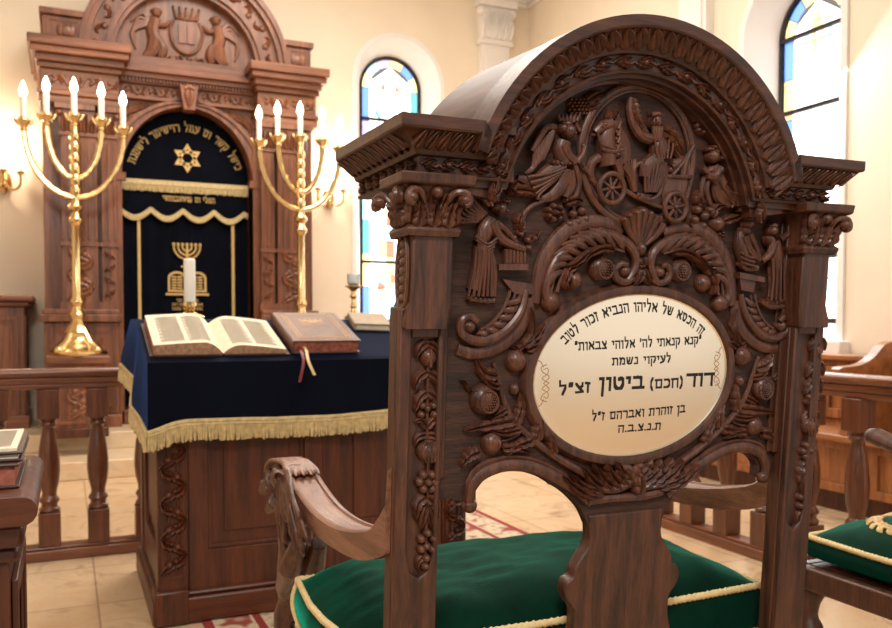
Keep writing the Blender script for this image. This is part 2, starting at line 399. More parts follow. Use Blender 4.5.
# ================================================================ the room
def struct(o): o['kind'] = 'structure'; return o
XR, YF = 4.6, 8.1
struct(MB().box(-3.6, -3.5, -.06, XR+.3, YF+.3, 0).build('floor', FLOOR))
struct(MB().box(-3.6, -.5, 4.85, XR+.3, YF+.3, 4.95).build('ceiling', CEILP))
def arch_loop(c, half, z0, zs, n=28):
    return [(c-half, z0), (c+half, z0)]+arc(c, zs, half, 0, PI, n)
def arched_window(name, c, wall, depth, fnw, big, small, bars, style):
    """wall = wall plane offset; fnw(a,b,h) with h positive into the wall."""
    root = bpy.data.objects.new(name, None); COL.objects.link(root); root['kind'] = 'structure'
    p = fnw(c, small[1], depth); root.location = p; ORIG[root.name] = V(p)
    B = arch_loop(c, *big); S = arch_loop(c, *small)
    rv = MB(); rv.grid([[fnw(a, b, -.012) for a, b in B], [fnw(a, b, depth) for a, b in S]], closed=True)
    rim = [(a+(a-c)*.0, b) for a, b in arch_loop(c, big[0]+.05, big[1]-.06, big[2])]
    rv.prism(rim, fnw, -.001, -.02, holes=[B]); rv.build('reveal', WHITEP, root)
    sl = MB(); sl.prism(rect(c-big[0]-.1, big[1]-.12, c+big[0]+.1, big[1]-.02), fnw, 0, -.1); sl.prism(rect(c-big[0]-.06, big[1]-.2, c+big[0]+.06, big[1]-.12), fnw, 0, -.05)
    sl.build('sill', WHITEP, root, bevel=.01)
    fr = MB(); h = small[0]; inner = arch_loop(c, h-.018, small[1]+.018, small[2])
    fr.prism(S, fnw, depth+.02, depth-.03, holes=[inner])
    for z in bars: fr.prism(rect(c-h+.01, z-.014, c+h-.01, z+.014), fnw, depth+.015, depth-.03)
    fr.build('window_frame', IRON, root)
    # leaded pane: coloured pieces side by side, lead lines between
    cols = style['cols']; g = MB(); hw = h-.028; zs = small[2]; z0 = small[1]+.028; bw = style['bw']
    def edge(r): return [(c+r, z0), ]+[(c+r, z0+(zs-z0)*k/14) for k in range(1, 15)]+arc(c, zs, r, 0, PI, 12)[1:]+[(c-r, zs-(zs-z0)*k/14) for k in range(1, 15)]
    eo, ei = edge(hw), edge(hw-bw); rng = random.Random(style['seed'])
    seq = style['border']
    for k in range(len(eo)-1):
        q = [eo[k], eo[k+1], ei[k+1], ei[k]]
        g.add([fnw(a, b, depth) for a, b in q], [(0, 1, 2, 3)], seq[(k//style['run']) % len(seq)])
    field = [(p[0], p[1]) for p in ei]
    # field cut into horizontal courses of quarries
    rows = 16; zt = zs+hw-bw
    for i in range(rows):
        za, zb = z0+(zt-z0)*i/rows, z0+(zt-z0)*(i+1)/rows
        def half_at(z): return hw-bw if z <= zs else math.sqrt(max(0, (hw-bw)**2-(z-zs)**2))
        nq = 5
        for j in range(nq):
            f0, f1 = -1+2*j/nq, -1+2*(j+1)/nq
            t = rng.random(); mi = style['white'][int(t*len(style['white']))]
            if zb < style['colour_below'] and rng.random() < style['mix']: mi = rng.choice(style['accent'])
            g.add([fnw(c+half_at(za)*f0, za, depth), fnw(c+half_at(za)*f1, za, depth), fnw(c+half_at(zb)*f1, zb, depth), fnw(c+half_at(zb)*f0, zb, depth)], [(0, 1, 2, 3)], mi)
    for poly, mi in style['motif']:
        g.prism([(c+a, b) for a, b in poly], fnw, depth+.001, depth-.004, m=mi)
    g.build('stained_glass', cols, root, smooth=0.1)
    ld = MB()
    for i in range(1, rows): z = z0+(zt-z0)*i/rows; hh = half_at(z); ld.prism(rect(c-hh, z-.003, c+hh, z+.003), fnw, depth, depth-.005)
    ld.prism(eo+[], fnw, depth, depth-.004, holes=[]) if False else None
    for k in range(0, len(eo), style['run']):
        a, b = eo[k], ei[k]; ld.tube([fnw(a[0], a[1], depth-.002), fnw(b[0], b[1], depth-.002)], .003, 5)
    ld.build('lead_lines', IRON, root)
    return B
def pane(name, c, s): return glow(name, c, s)
GL_W = pane('milk white lit glass', (1, .985, .96, 1), 3.0); GL_P = pane('pale lit glass', (.93, .97, 1, 1), 2.2)
GL_B = pane('blue lit glass', (.16, .34, .9, 1), 1.3); GL_A = pane('amber lit glass', (1, .72, .36, 1), 1.3); GL_C = pane('cyan lit glass', (.42, .82, 1, 1), 1.6)
GL_L = pane('lilac lit glass', (.6, .5, .8, 1), 1.2); GL_Y = pane('yellow lit glass', (1, .88, .4, 1), 1.6); GL_R = pane('rose lit glass', (.8, .28, .2, 1), .9); GL_T = pane('teal lit glass', (.15, .55, .6, 1), 1.1)
GC = [GL_W, GL_P, GL_B, GL_A, GL_C, GL_L, GL_Y, GL_R, GL_T]
def ring_seg(cx, cz, r0, r1, a0, a1): return arc(cx, cz, r1, a0, a1, 6)+arc(cx, cz, r0, a1, a0, 6)
m1 = [(ring_seg(0, 3.33, .15, .185, math.radians(a), math.radians(a+30)), c) for a, c in ((200, 8), (232, 7), (265, 4), (297, 7), (322, 8))]
m1 += [([(-.12, 3.5), (-.05, 3.48), (-.06, 3.57)], 7), ([(.05, 3.48), (.12, 3.49), (.06, 3.57)], 7)]
m1 += [(ring_seg(0, 2.35, .1, .17, math.radians(a), math.radians(a+36)), c) for a, c in ((0, 4), (40, 7), (85, 3), (130, 4), (180, 2), (230, 3), (280, 7), (320, 2))]
m1 += [(ring_seg(0, 1.45, .06, .15, math.radians(a), math.radians(a+40)), c) for a, c in ((0, 3), (50, 7), (100, 4), (150, 7), (200, 3), (260, 4), (310, 7))]
fwF = lambda a, b, h: (a, YF+h, b)
BW1 = arched_window('window_1', 3.1, YF, .25, fwF, (.45, 1.0, 3.5), (.33, 1.1, 3.5), (1.72, 3.18),
    dict(cols=GC, bw=.075, border=[4, 6, 2, 5, 3, 4, 8, 6, 2, 3, 5], run=2, seed=3, white=[0, 0, 0, 1], colour_below=3.0, mix=.42, accent=[4, 6, 7, 8, 3, 4, 1], motif=m1))
m2 = [(ring_seg(-.13, 2.02, .1, .17, math.radians(a), math.radians(a+60)), c) for a, c in ((0, 2), (60, 2), (120, 4))]
m2 += [(ring_seg(.13, 2.02, .1, .17, math.radians(a), math.radians(a+60)), c) for a, c in ((0, 4), (60, 2), (120, 2))]
m2 += [([(-.08+.07*k, 3.0), (-.03+.07*k, 3.0), (-.01+.07*k, 3.12), (-.06+.07*k, 3.14)], c) for k, c in ((-1, 4), (0, 6), (1, 3), (2, 4))]
m2 += [([(-.05, 3.16), (.06, 3.16), (.0, 3.34)], 3)]
fwR = lambda a, b, h: (XR+h, a, b)
BW2 = arched_window('window_2', 4.45, XR, .25, fwR, (.43, 1.0, 3.15), (.325, 1.1, 3.15), (1.56, 2.62, 3.15),
    dict(cols=GC, bw=.085, border=[2, 3], run=2, seed=5, white=[0, 0, 0, 1], colour_below=1.9, mix=.5, accent=[4, 4, 8, 1, 7, 6], motif=m2))
w = MB(); w.prism(rect(-3.6, 0, XR, 4.9), fwF, 0, .25, holes=[BW1]); struct(w.build('wall_far', WALLP))
w = MB(); w.prism(rect(-.5, 0, YF, 4.9), fwR, 0, .25, holes=[BW2]); struct(w.build('wall_right', WALLP))
struct(MB().box(-3.72, 1.5, 0, -3.6, YF, 4.9).build('wall_left', WALLP))
# crown moulding
cw = MB()
for z0, z1, d in ((4.46, 4.5, .03), (4.5, 4.56, .05), (4.56, 4.64, .09), (4.64, 4.74, .16), (4.74, 4.85, .22)):
    cw.box(-3.6, YF-d, z0, XR-d, YF, z1); cw.box(XR-d, -.5, z0, XR, YF, z1)
struct(cw.build('trim_1', WHITEP, bevel=.008))
def pilaster(name, c, fn):
    p = MB(); p.prism(rect(c-.16, 0, c+.16, 4.05), fn, 0, .08); p.prism(rect(c-.12, .3, c+.12, 3.95), fn, .08, .095)
    p.prism(rect(c-.19, 4.0, c+.19, 4.05), fn, 0, .11); p.prism(rect(c-.22, 4.38, c+.22, 4.46), fn, 0, .15)
    p.prism([(c-.16, 4.05), (c+.16, 4.05), (c+.19, 4.38), (c-.19, 4.38)], fn, 0, .1)
    for k in range(-2, 3): p.rleaf(fn, [(c+k*.07, 4.05), (c+k*.075, 4.15), (c+k*.085, 4.24)], .045, .05, .09, curl=.05)
    for k in (-1.5, -.5, .5, 1.5): p.rleaf(fn, [(c+k*.08, 4.12), (c+k*.09, 4.24), (c+k*.1, 4.33)], .04, .05, .09, curl=.05)
    for s in (-1, 1): p.rdome(fn, c+s*.18, 4.33, .05, .05, .06, h0=.09)
    struct(p.build(name, WHITEP))
pilaster('trim_2', 4.16, lambda a, b, h: (a, YF-h, b))
pilaster('trim_3', 5.38, lambda a, b, h: (XR-h, a, b))
struct(MB().box(-3.6, 6.4, 0, 2.9, YF, .13).build('trim_4', STEPM, bevel=.008))
struct(MB().box(-3.6, 6.97, .13, 2.9, YF, .26).build('trim_5', STEPM, bevel=.008))
struct(MB().box(XR-.025, 5, 0, XR, YF, .14).build('baseboard_right', WHITEP))
# ================================================================ the ark
AX = .965; PZ = .26
ark = empty('torah_ark', (AX, 7.6, PZ), 'tall carved reddish wooden cabinet with round pediment and pilasters, on the marble steps', 'ark')
def vine(mb, fn, c, b0, b1, w, h, n, seed=0):
    """upright carved scroll of stem, leaves and fruit."""
    rng = random.Random(seed); pts = [(c+w*.35*(-1)**k, b0+(b1-b0)*k/n) for k in range(n+1)]
    mb.rtube(fn, pts, w*.1, h*.3, n=6)
    for k in range(n):
        z = b0+(b1-b0)*(k+.5)/n; s = (-1)**k
        mb.rdome(fn, c-s*w*.3, z, w*.3, w*.3, h, n=10, k=4)
        mb.rleaf(fn, [(c, z), (c+s*w*.5, z+w*.2), (c+s*w*.85, z+w*.75)], w*.42, h, sm=6, lobes=3)
        mb.rleaf(fn, [(c, z), (c-s*w*.5, z-w*.3), (c-s*w*.95, z-w*.7)], w*.38, h*.9, sm=6, lobes=3)
def scroll_band(mb, fn, a0, a1, b, w, h, n):
    for k in range(n):
        a = a0+(a1-a0)*(k+.5)/n; s = (a1-a0)/n; q = (-1)**k
        mb.rtube(fn, [(a-s*.5, b-q*w*.4), (a-s*.15, b+q*w*.35), (a+s*.2, b+q*w*.1), (a+s*.05, b-q*w*.15)], w*.12, h*.3, n=6, sm=4)
        mb.rdome(fn, a+s*.05, b-q*w*.1, w*.18, w*.18, h, n=8, k=3)
        mb.rleaf(fn, [(a+s*.1, b), (a+s*.4, b+q*w*.2), (a+s*.5, b-q*w*.4)], w*.2, h*.8, sm=3)
f73, f74, f75 = fY(7.3), fY(7.4), fY(7.5)
for s in (-1, 1):
    X = lambda d, s=s: AX+s*(d if d < 1 else d+(.04 if s < 0 else -.02))
    def bx(mb, d0, d1, y0, y1, z0, z1):
        return mb.box(min(X(d0), X(d1)), y0, z0, max(X(d0), X(d1)), y1, z1)
    b = MB(); bx(b, .53, 1.07, 7.42, YF-.005, PZ, 2.8); b.build('side_cabinet', W_ARK, ark, bevel=.006)
    b = MB(); bx(b, .56, 1.1, 7.26, 7.45, PZ, .36); bx(b, .58, 1.08, 7.3, 7.45, .36, 1.1); bx(b, .555, 1.105, 7.25, 7.45, 1.1, 1.16); bx(b, .57, 1.09, 7.28, 7.45, 1.16, 1.2)
    pd = b.build('pedestal', W_ARK, ark, bevel=.008)
    b = MB(); panel(b, f73, min(X(.62), X(1.04)), .42, max(X(.62), X(1.04)), 1.06, .012, .03)
    c = X(.83)
    for q in (-1, 1):
        b.rleaf(f73, [(c, .5), (c+q*.1, .6), (c+q*.14, .75)], .06, .03, lobes=5); b.rleaf(f73, [(c, .7), (c+q*.09, .82), (c+q*.13, .98)], .055, .03, lobes=5)
        b.rtube(f73, [(c, .55), (c+q*.06, .75), (c+q*.1, .9), (c+q*.04, .92)], .012, .01)
    b.rdome(f73, c, .76, .06, .08, .035); b.build('carved_panel', W_ARK, pd)
    # main fluted pilaster and its narrow companion
    for d0, d1, nf in ((.72, .98, 5), (.58, .69, 2)):
        b = MB(); bx(b, d0, d1, 7.33, 7.45, 1.26, 2.58)
        bx(b, d0-.015, d1+.015, 7.31, 7.45, 1.2, 1.26); bx(b, d0-.012, d1+.012, 7.315, 7.45, 1.7, 1.73)
        bx(b, d0-.01, d1+.01, 7.315, 7.45, 2.56, 2.59)
        fl = fY(7.33)
        for k in range(nf+1):
            a = X(d0+.01+(d1-d0-.02)*k/nf); b.prism(rect(a-.007, 1.75, a+.007, 2.52), fl, 0, .012)
        pl = b.build('pilaster', W_ARK, ark)
        b = MB(); vine(b, fl, X((d0+d1)/2), 1.28, 1.68, (d1-d0)*.4, .025, 4, 3); b.build('carved_shaft', W_ARK, pl)
        cp = MB(); c = X((d0+d1)/2); hw = (d1-d0)/2
        cp.prism([(c-hw, 2.59), (c+hw, 2.59), (c+hw+.03, 2.77), (c-hw-.03, 2.77)], fl, -.1, .01); cp.prism(rect(c-hw-.04, 2.76, c+hw+.04, 2.8), fl, -.1, .05)
        kk = 5 if nf > 2 else 3
        for k in range(kk):
            e = c-hw+2*hw*(k+.5)/kk; cp.rleaf(fl, [(e, 2.59), (e, 2.67), (e+(e-c)*.15, 2.73)], hw*1.1/kk, .03, .008, curl=.02)
        for q in (-1, 1): cp.rdome(fl, c+q*(hw+.01), 2.73, .028, .028, .035, h0=.01)
        cp.build('capital', W_ARK, pl)
    # projecting entablature block
    b = MB()
    for z0, z1, d0, d1, y in ((2.8, 2.86, .54, 1.09, 7.3), (2.86, 2.9, .53, 1.1, 7.28), (2.9, 3.06, .55, 1.08, 7.31), (3.06, 3.1, .53, 1.1, 7.27), (3.1, 3.15, .51, 1.11, 7.22), (3.15, 3.2, .48, 1.14, 7.17), (3.2, 3.27, .46, 1.16, 7.14)):
        bx(b, d0, d1, y, YF-.005, z0, z1)
    en = b.build('cornice_block', W_ARK_H, ark, bevel=.008)
    b = MB(); scroll_band(b, fY(7.31), min(X(.56), X(1.06)), max(X(.56), X(1.06)), 2.98, .1, .02, 4); b.build('carved_frieze', W_ARK, en)
    b = MB(); bx(b, .8, 1.06, 7.4, YF-.005, 3.27, 3.5); bx(b, .78, 1.08, 7.37, YF-.005, 3.5, 3.55)
    at = b.build('attic_block', W_ARK, ark, bevel=.006)
    b = MB(); panel(b, f74, min(X(.83), X(1.03)), 3.3, max(X(.83), X(1.03)), 3.48, .01, .015); b.rdome(f74, X(.93), 3.39, .05, .05, .02); b.rdome(f74, X(.89), 3.39, .03, .05, .015); b.rdome(f74, X(.97), 3.39, .03, .05, .015)
    b.build('carved_panel', W_ARK, at)
# middle: arch round the curtain, frieze, keystone
ZS = 2.305
b = MB(); sp = [(AX-.55, PZ), (AX+.55, PZ), (AX+.55, 2.925), (AX-.55, 2.925)]
hole = [(AX+.53, PZ+.12), (AX+.53, ZS)]+arc(AX, ZS, .53, 0, PI, 30, .59)[1:]+[(AX-.53, PZ+.12)]
b.prism(sp, f75, -.1, 0, holes=[hole]); ft = b.build('arch_front', W_ARK, ark)
b = MB(); ro = arc(AX, ZS, .63, 0, PI, 30)+[(AX-.56, ZS)]; b.prism(arc(AX, ZS, .62, 0, PI, 30, .635)+arc(AX, ZS, .535, PI, 0, 30, .595), f75, 0, .05)
b.prism(arc(AX, ZS, .64, 0, PI, 30, .645)+arc(AX, ZS, .6, PI, 0, 30, .62), f75, 0, .07); b.prism(arc(AX, ZS, .56, 0, PI, 30, .61)+arc(AX, ZS, .53, PI, 0, 30, .59), f75, 0, .06)
for s in (-1, 1):
    b.prism(rect(min(AX+s*.53, AX+s*.6), PZ+.12, max(AX+s*.53, AX+s*.6), ZS-.05), f75, 0, .05); b.prism(rect(min(AX+s*.5, AX+s*.66), ZS-.05, max(AX+s*.5, AX+s*.66), ZS+.01), f75, 0, .09)
b.build('arch_moulding', W_ARK, ark, bevel=.004)
for s in (-1, 1):
    c = AX+s*.44; b = MB()
    b.rtube(f75, [(AX+s*.3, 2.89), (c, 2.86), (AX+s*.53, 2.74), (AX+s*.49, 2.72), (c, 2.8)], .012, .008)
    for q in range(4): b.rleaf(f75, [(c-s*.1+s*q*.04, 2.9-q*.01), (c-s*.06+s*q*.05, 2.87-q*.03), (c+s*q*.04, 2.88-q*.06)], .028, .02)
    b.build('carved_spandrel', W_ARK, ark)
b = MB(); b.prism([(AX-.045, 2.86), (AX+.045, 2.86), (AX+.075, 3.06), (AX-.075, 3.06)], f75, 0, .13); b.rtube(f75, [(AX-.04, 3.03), (AX, 3.05), (AX+.04, 3.03)], .022, .12); b.rleaf(f75, [(AX, 3.02), (AX, 2.95), (AX, 2.88)], .04, .03, .13)
b.build('keystone', W_ARK, ark, bevel=.006)
b = MB()
for z0, z1, y in ((2.925, 2.95, 7.43), (2.95, 3.05, 7.46), (3.05, 3.09, 7.42), (3.09, 3.13, 7.38), (3.13, 3.17, 7.34), (3.17, 3.27, 7.4)): b.box(AX-.56, y, z0, AX+.56, YF-.005, z1)
for k in range(40): x = AX-.53+1.06*(k+.5)/40; b.box(x-.008, 7.39, 3.06, x+.008, 7.43, 3.09)
md = b.build('entablature', W_ARK_H, ark, bevel=.004)
for e0, e1 in ((AX-.53, AX-.08), (AX+.08, AX+.53)): b = MB(); scroll_band(b, fY(7.46), e0, e1, 3.0, .085, .022, 5); b.build('carved_frieze', W_ARK, md)
# round pediment
b = MB()
ZP = 3.27
for r0, r1, h in ((.8, .84, .14), (.76, .8, .11), (.63, .77, .06), (.6, .64, .1), (.57, .61, .07)):
    b.prism(arc(AX, ZP, r1, 0, PI, 44)+arc(AX, ZP, r0, PI, 0, 44), f75, -.5, h)
pe = b.build('pediment_arch', W_ARK, ark)
b = MB()
for k in range(15):
    t = PI*(k+.5)/15; a, z = AX+.7*math.cos(t), ZP+.7*math.sin(t); q = (-1)**k
    b.rdome(f75, a+.02*q*math.cos(t), z+.02*q*math.sin(t), .03, .03, .025, h0=.055, n=9, k=3)
    b.rleaf(f75, [(a, z), (a-.05*math.sin(t)-.03*q*math.cos(t), z+.05*math.cos(t)-.03*q*math.sin(t)), (a-.08*math.sin(t), z+.08*math.cos(t))], .02, .025, .055, sm=3)
b.build('carved_band', W_ARK, pe)
b = MB(); b.prism(arc(AX, ZP, .6, 0, PI, 40), f75, -.4, -.03); ty = b.build('tympanum', W_ARK, ark)
fT = fY(7.53)
for s in (-1, 1):
    m = MB(); A = lambda d, z: (AX+s*d, ZP+z)
    m.rdome(fT, *A(.24, .4), .04, .045, .05)
    m.rtube(fT, [A(.25, .35), A(.27, .24), A(.24, .16)], [.045, .055, .05], .01)
    m.rtube(fT, [A(.25, .32), A(.18, .3), A(.13, .34)], [.022, .02, .015], .02)
    m.rtube(fT, [A(.25, .18), A(.28, .08), A(.33, .03)], [.06, .05, .03], .01); m.rtube(fT, [A(.23, .18), A(.2, .1), A(.21, .03)], [.045, .05, .03], .015)
    for k in range(3): m.rtube(fT, [A(.24-.02*k, .16), A(.27-.02*k, .08), A(.34-.03*k, .02)], .01, .05, n=5)
    for k in range(5): m.rtube(fT, [A(.28, .3), A(.35+.02*k, .38-.04*k), A(.44-.01*k, .3-.055*k)], [.02, .018, .008], .01, n=6)
    m.rdome(fT, *A(.24, .41), .05, .03, .055); m.build('angel_carving', W_ARK, ty)
m = MB(); cz = ZP+.26
m.prism([(AX-.1, cz+.1), (AX+.1, cz+.1), (AX+.12, cz), (AX+.08, cz-.12), (AX, cz-.17), (AX-.08, cz-.12), (AX-.12, cz)], fT, 0, .02)
m.rtube(fT, [(AX-.1, cz+.1), (AX-.13, cz), (AX-.09, cz-.12), (AX, cz-.17), (AX+.09, cz-.12), (AX+.13, cz), (AX+.1, cz+.1)], .014, .02)
for q in (-1, 1): m.prism(rect(min(AX+q*.005, AX+q*.065), cz-.09, max(AX+q*.005, AX+q*.065), cz+.07), fT, .02, .035)
for k in range(5): a = AX-.08+.04*k; m.rtube(fT, [(a, cz+.12), (a*1.0+(a-AX)*.3, cz+.2)], [.016, .01], .02); m.rdome(fT, a+(a-AX)*.3, cz+.21, .012, .012, .03)
m.rtube(fT, [(AX-.09, cz+.125), (AX, cz+.115), (AX+.09, cz+.125)], .016, .02); m.build('crest_carving', W_ARK, ty)
m = MB(); scroll_band(m, fT, AX-.3, AX+.3, ZP+.05, .05, .02, 7); m.build('leaf_border', W_ARK, ty)
b = MB(); b.box(AX-.56, 7.42, PZ, AX+.56, YF-.005, PZ+.12); b.build('sill_board', W_ARK_H, ark, bevel=.01)
b = MB(); b.box(AX-.55, 7.9, PZ, AX+.55, YF-.005, 2.85); b.build('back_board', W_ARK, ark)
# ---------------------------------------------------------------- curtain
cur = empty('ark_curtain', (AX, 7.62, PZ+.127), 'dark navy velvet curtain with gold embroidery hanging in the arch of the cabinet', 'curtain')
fC = fY(7.62)
def wavy(y, amp, n): return lambda a, b, h: (a, y-h+amp*math.sin(a*n), b)
b = MB(); rows = []
for k in range(13):
    z = ZS-.1+(.683)*k/12; hw = .525 if z < ZS else math.sqrt(max(.0004, .526**2*(1-((z-ZS)/.585)**2))); rows.append([(AX-hw+2*hw*j/24, 7.62, z) for j in range(25)])
b.grid(rows); lun = b.build('lunette', NAVY_C, cur)
b = MB(); b.prism(rect(AX-.522, ZS-.045, AX+.522, ZS-.005), fC, 0, .02); 
for k in range(90): x = AX-.525+1.05*(k+.5)/90; b.tube([(x, 7.607, ZS-.04), (x+random.uniform(-.003, .003), 7.604, ZS-.095-random.uniform(0, .012))], .0055, 5)
b.build('fringe', FRINGE, lun)
b = MB()
def star(mb, fn, a, z, R, w, h):
    for o in (PI/2, -PI/2):
        o_ = [(a+R*math.cos(o+2*PI*k/3), z+R*math.sin(o+2*PI*k/3)) for k in range(3)]; r = R-2*w
        mb.prism(o_, fn, 0, h, holes=[[(a+r*math.cos(o+2*PI*k/3), z+r*math.sin(o+2*PI*k/3)) for k in range(3)]])
star(b, fC, AX+.01, ZS+.2, .125, .022, .008); b.build('star_of_david', GOLD_T, lun)
b = MB(); fa = lambda a, bb, h: (AX+a, 7.62-h, ZS-.01+.435+bb)
hebrew(b, 'כישל קשר ום עמל רוישימר לישמנת', fa, .064, nib=(.13, .17), h=.006, wide=.86, curve=on_arc(.435)); b.build('arched_lettering', GOLD_T, lun)
b = MB(); rows = []
for k in range(8): rows.append([(AX-.522+1.044*j/60, 7.645+.006*math.sin(j*.9), PZ+.127+(ZS-.1-PZ-.127)*k/7) for j in range(61)])
b.grid(rows); drp = b.build('lower_drape', NAVY_C, cur)
def scal(x): return .075*abs(math.sin(PI*(x*4.0/1.06+.12)))
b = MB(); ns = 60; top = [(AX-.522+1.044*j/ns, 7.625, ZS-.02) for j in range(ns+1)]
bot = [(AX-.522+1.044*j/ns, 7.62, ZS-.235-scal(1.06*j/ns)) for j in range(ns+1)]
b.grid([top, [(p[0], 7.615, (p[2]+q[2])/2) for p, q in zip(top, bot)], bot]); val = b.build('valance', NAVY_C, cur)
b = MB(); b.tube([(p[0], p[1]-.006, p[2]) for p in bot], .008, 6)
for j in range(0, ns):
    for q in (0, .5):
        x = AX-.522+1.044*(j+q)/ns; z = ZS-.235-scal(1.06*(j+q)/ns); b.tube([(x, 7.612, z), (x, 7.61, z-.042)], .007, 5)
b.build('scalloped_fringe', FRINGE, val)
b = MB(); fv = lambda a, bb, h: (AX+.02+a, 7.607-h, ZS-.175+bb); hebrew(b, 'תפלי ום מושאבותשי', fv, .045, nib=(.16, .2), h=.004, wide=.85); b.build('lettering', GOLD_T, val)
b = MB()
fD = fY(7.632)
for s in (-1, 1): b = MB(); b.prism(rect(AX+s*.39-.012, PZ+.15, AX+s*.39+.012, ZS-.25), fD, 0, .01); b.build('gold_braid', GOLD_T, drp)
mz = 1.6; b = MB()      # seven-branched lampstand over the two tablets
b.rtube(fD, [(AX, mz-.02), (AX, mz+.17)], .011, .005, sm=0)
for r in (.04, .075, .11):
    b.rtube(fD, arc(AX, mz+.15, r, PI, 2*PI, 12), .008, .005, sm=0)
for k in range(7): b.rdome(fD, AX-.11+.11*k/3, mz+.165, .014, .018, .014, n=8, k=3)
b.prism(rect(AX-.05, mz-.03, AX+.05, mz-.015), fD, 0, .008); b.build('menorah_embroidery', GOLD_T, drp)
b = MB(); tz = 1.36
for s in (-1, 1):
    c = AX+s*.085; o = [(c-.075, tz), (c+.075, tz), (c+.075, tz+.12)]+arc(c, tz+.12, .075, 0, PI, 10, .055)[1:]
    i = [(c-.058, tz+.016), (c+.058, tz+.016), (c+.058, tz+.115)]+arc(c, tz+.115, .058, 0, PI, 10, .042)[1:]
    b.prism(o, fD, 0, .008, holes=[i])
    for k in range(5):
        for q in range(2): b.prism(rect(c-.045+q*.048, tz+.025+k*.024, c-.005+q*.048, tz+.038+k*.024), fD, 0, .006)
b.prism(rect(AX-.18, tz-.03, AX+.18, tz-.012), fD, 0, .008); b.build('tablets_embroidery', GOLD_T, drp)
for k, t in enumerate(('תמסר ופס תכר', 'חשמת רסמ חסת דסב', 'ומשת כס בסר חתבם')):
    b = MB(); fl_ = lambda a, bb, h, z=tz-.085-.036*k: (AX+a, 7.632-h, z+bb); hebrew(b, t, fl_, .024, nib=(.16, .2), h=.004, wide=.9); b.build('lettering', GOLD_T, drp)
# ---------------------------------------------------------------- floor menorahs on their stands
def menorah(x, y, label, plabel):
    st = empty('wooden_stand', (x, y, PZ), plabel, 'stand', 'stands under the tall brass menorahs')
    h = .855
    MB().box(x-.2, y-.17, PZ, x+.2, y+.17, PZ+.07).build('plinth', W_DESK, st, bevel=.008)
    b = MB().box(x-.17, y-.14, PZ+.07, x+.17, y+.14, h-.06); fn = fY(y-.14); panel(b, fn, x-.15, PZ+.1, x+.15, h-.1, .012, .025); vine(b, fn, x, PZ+.15, h-.15, .09, .02, 4, 2)
    b.build('box', W_ARK, st, bevel=.004)
    MB().box(x-.215, y-.185, h-.06, x+.215, y+.185, h).build('top', W_ARK_H, st, bevel=.012)
    r = empty('menorah', (x, y, h), label, 'menorah', 'tall brass menorahs beside the ark')
    b = MB(); b.lathe([(.2, .001), (.205, .015), (.2, .03), (.17, .045), (.15, .07), (.13, .09), (.1, .115), (.085, .15), (.09, .17), (.075, .19), (.05, .23), (.042, .27)], x, y, h, 8); 
    for k in range(4): a = PI/4+PI/2*k; b.ball((x+.18*math.cos(a), y+.18*math.sin(a), h+.037), .035, 10, 6); b.tube([(x+.18*math.cos(a), y+.18*math.sin(a), h+.04), (x+.11*math.cos(a), y+.11*math.sin(a), h+.09), (x+.05*math.cos(a), y+.05*math.sin(a), h+.2)], [.03, .028, .018], 8)
    b.build('base', GOLD, r)
    b = MB(); H = 1.86
    pr = [(.035, .25), (.05, .28), (.055, .3), (.04, .32), (.032, .36), (.045, .38), (.045, .4), (.032, .43), (.03, .7), (.028, .95), (.04, .97), (.05, .99), (.05, 1.0), (.035, 1.02), (.026, 1.05), (.05, 1.07), (.055, 1.09), (.03, 1.12), (.024, 1.17)]
    z = 1.17
    while z < H-.22: pr += [(.034, z+.02), (.036, z+.05), (.024, z+.075)]; z += .08
    pr += [(.022, H-.13)]
    b.lathe(pr, x, y, h, 14); b.build('stem', GOLD, r)
    tops = [(-.335, -.055), (-.185, -.005), (0, .01), (.185, -.005), (.335, -.055)]
    for rad, zz in ((.335, 1.16), (.185, 1.3)):
        for s in (-1, 1):
            top = h+H-.15+(-.055 if rad > .3 else -.005); zb = h+zz
            pts = [(x+s*rad*math.sin(t), y, zb+(top-zb)*(1-math.cos(t))) for t in [PI/2*k/16 for k in range(17)]]
            b = MB(); b.tube(pts, [.019 if k % 2 else .024 for k in range(17)], 10); b.build('arm', GOLD, r)
    for dx, dz in tops:
        zc = h+H-.15+dz
        c = MB(); c.lathe([(.012, -.05), (.03, -.03), (.022, -.015), (.03, 0), (.05, .02), (.055, .035), (.03, .04), (.024, .06)], x+dx, y, zc, 12)
        for k in range(6): a = PI*k/3; c.tube([(x+dx+.03*math.cos(a), y+.03*math.sin(a), zc), (x+dx+.055*math.cos(a), y+.055*math.sin(a), zc+.03), (x+dx+.06*math.cos(a), y+.06*math.sin(a), zc+.05)], [.012, .012, .005], 6)
        cup = c.build('candle_cup', GOLD, r)
        MB().lathe([(.021, .05), (.021, .2), (.017, .205)], x+dx, y, zc, 12).build('candle_tube', WAX, cup)
        MB().lathe([(.012, .2), (.024, .225), (.027, .245), (.02, .275), (.008, .305), (.001, .318)], x+dx, y, zc, 12).build('bulb', BULB, cup)
menorah(.08, 6.85, 'tall brass menorah with lit bulbs left of the ark, its base in full view', 'reddish wooden stand carrying the menorah at the left of the ark')
menorah(1.765, 6.85, 'tall brass menorah with lit bulbs right of the ark, its foot hidden by the books', 'reddish wooden stand under the menorah at the right of the ark')
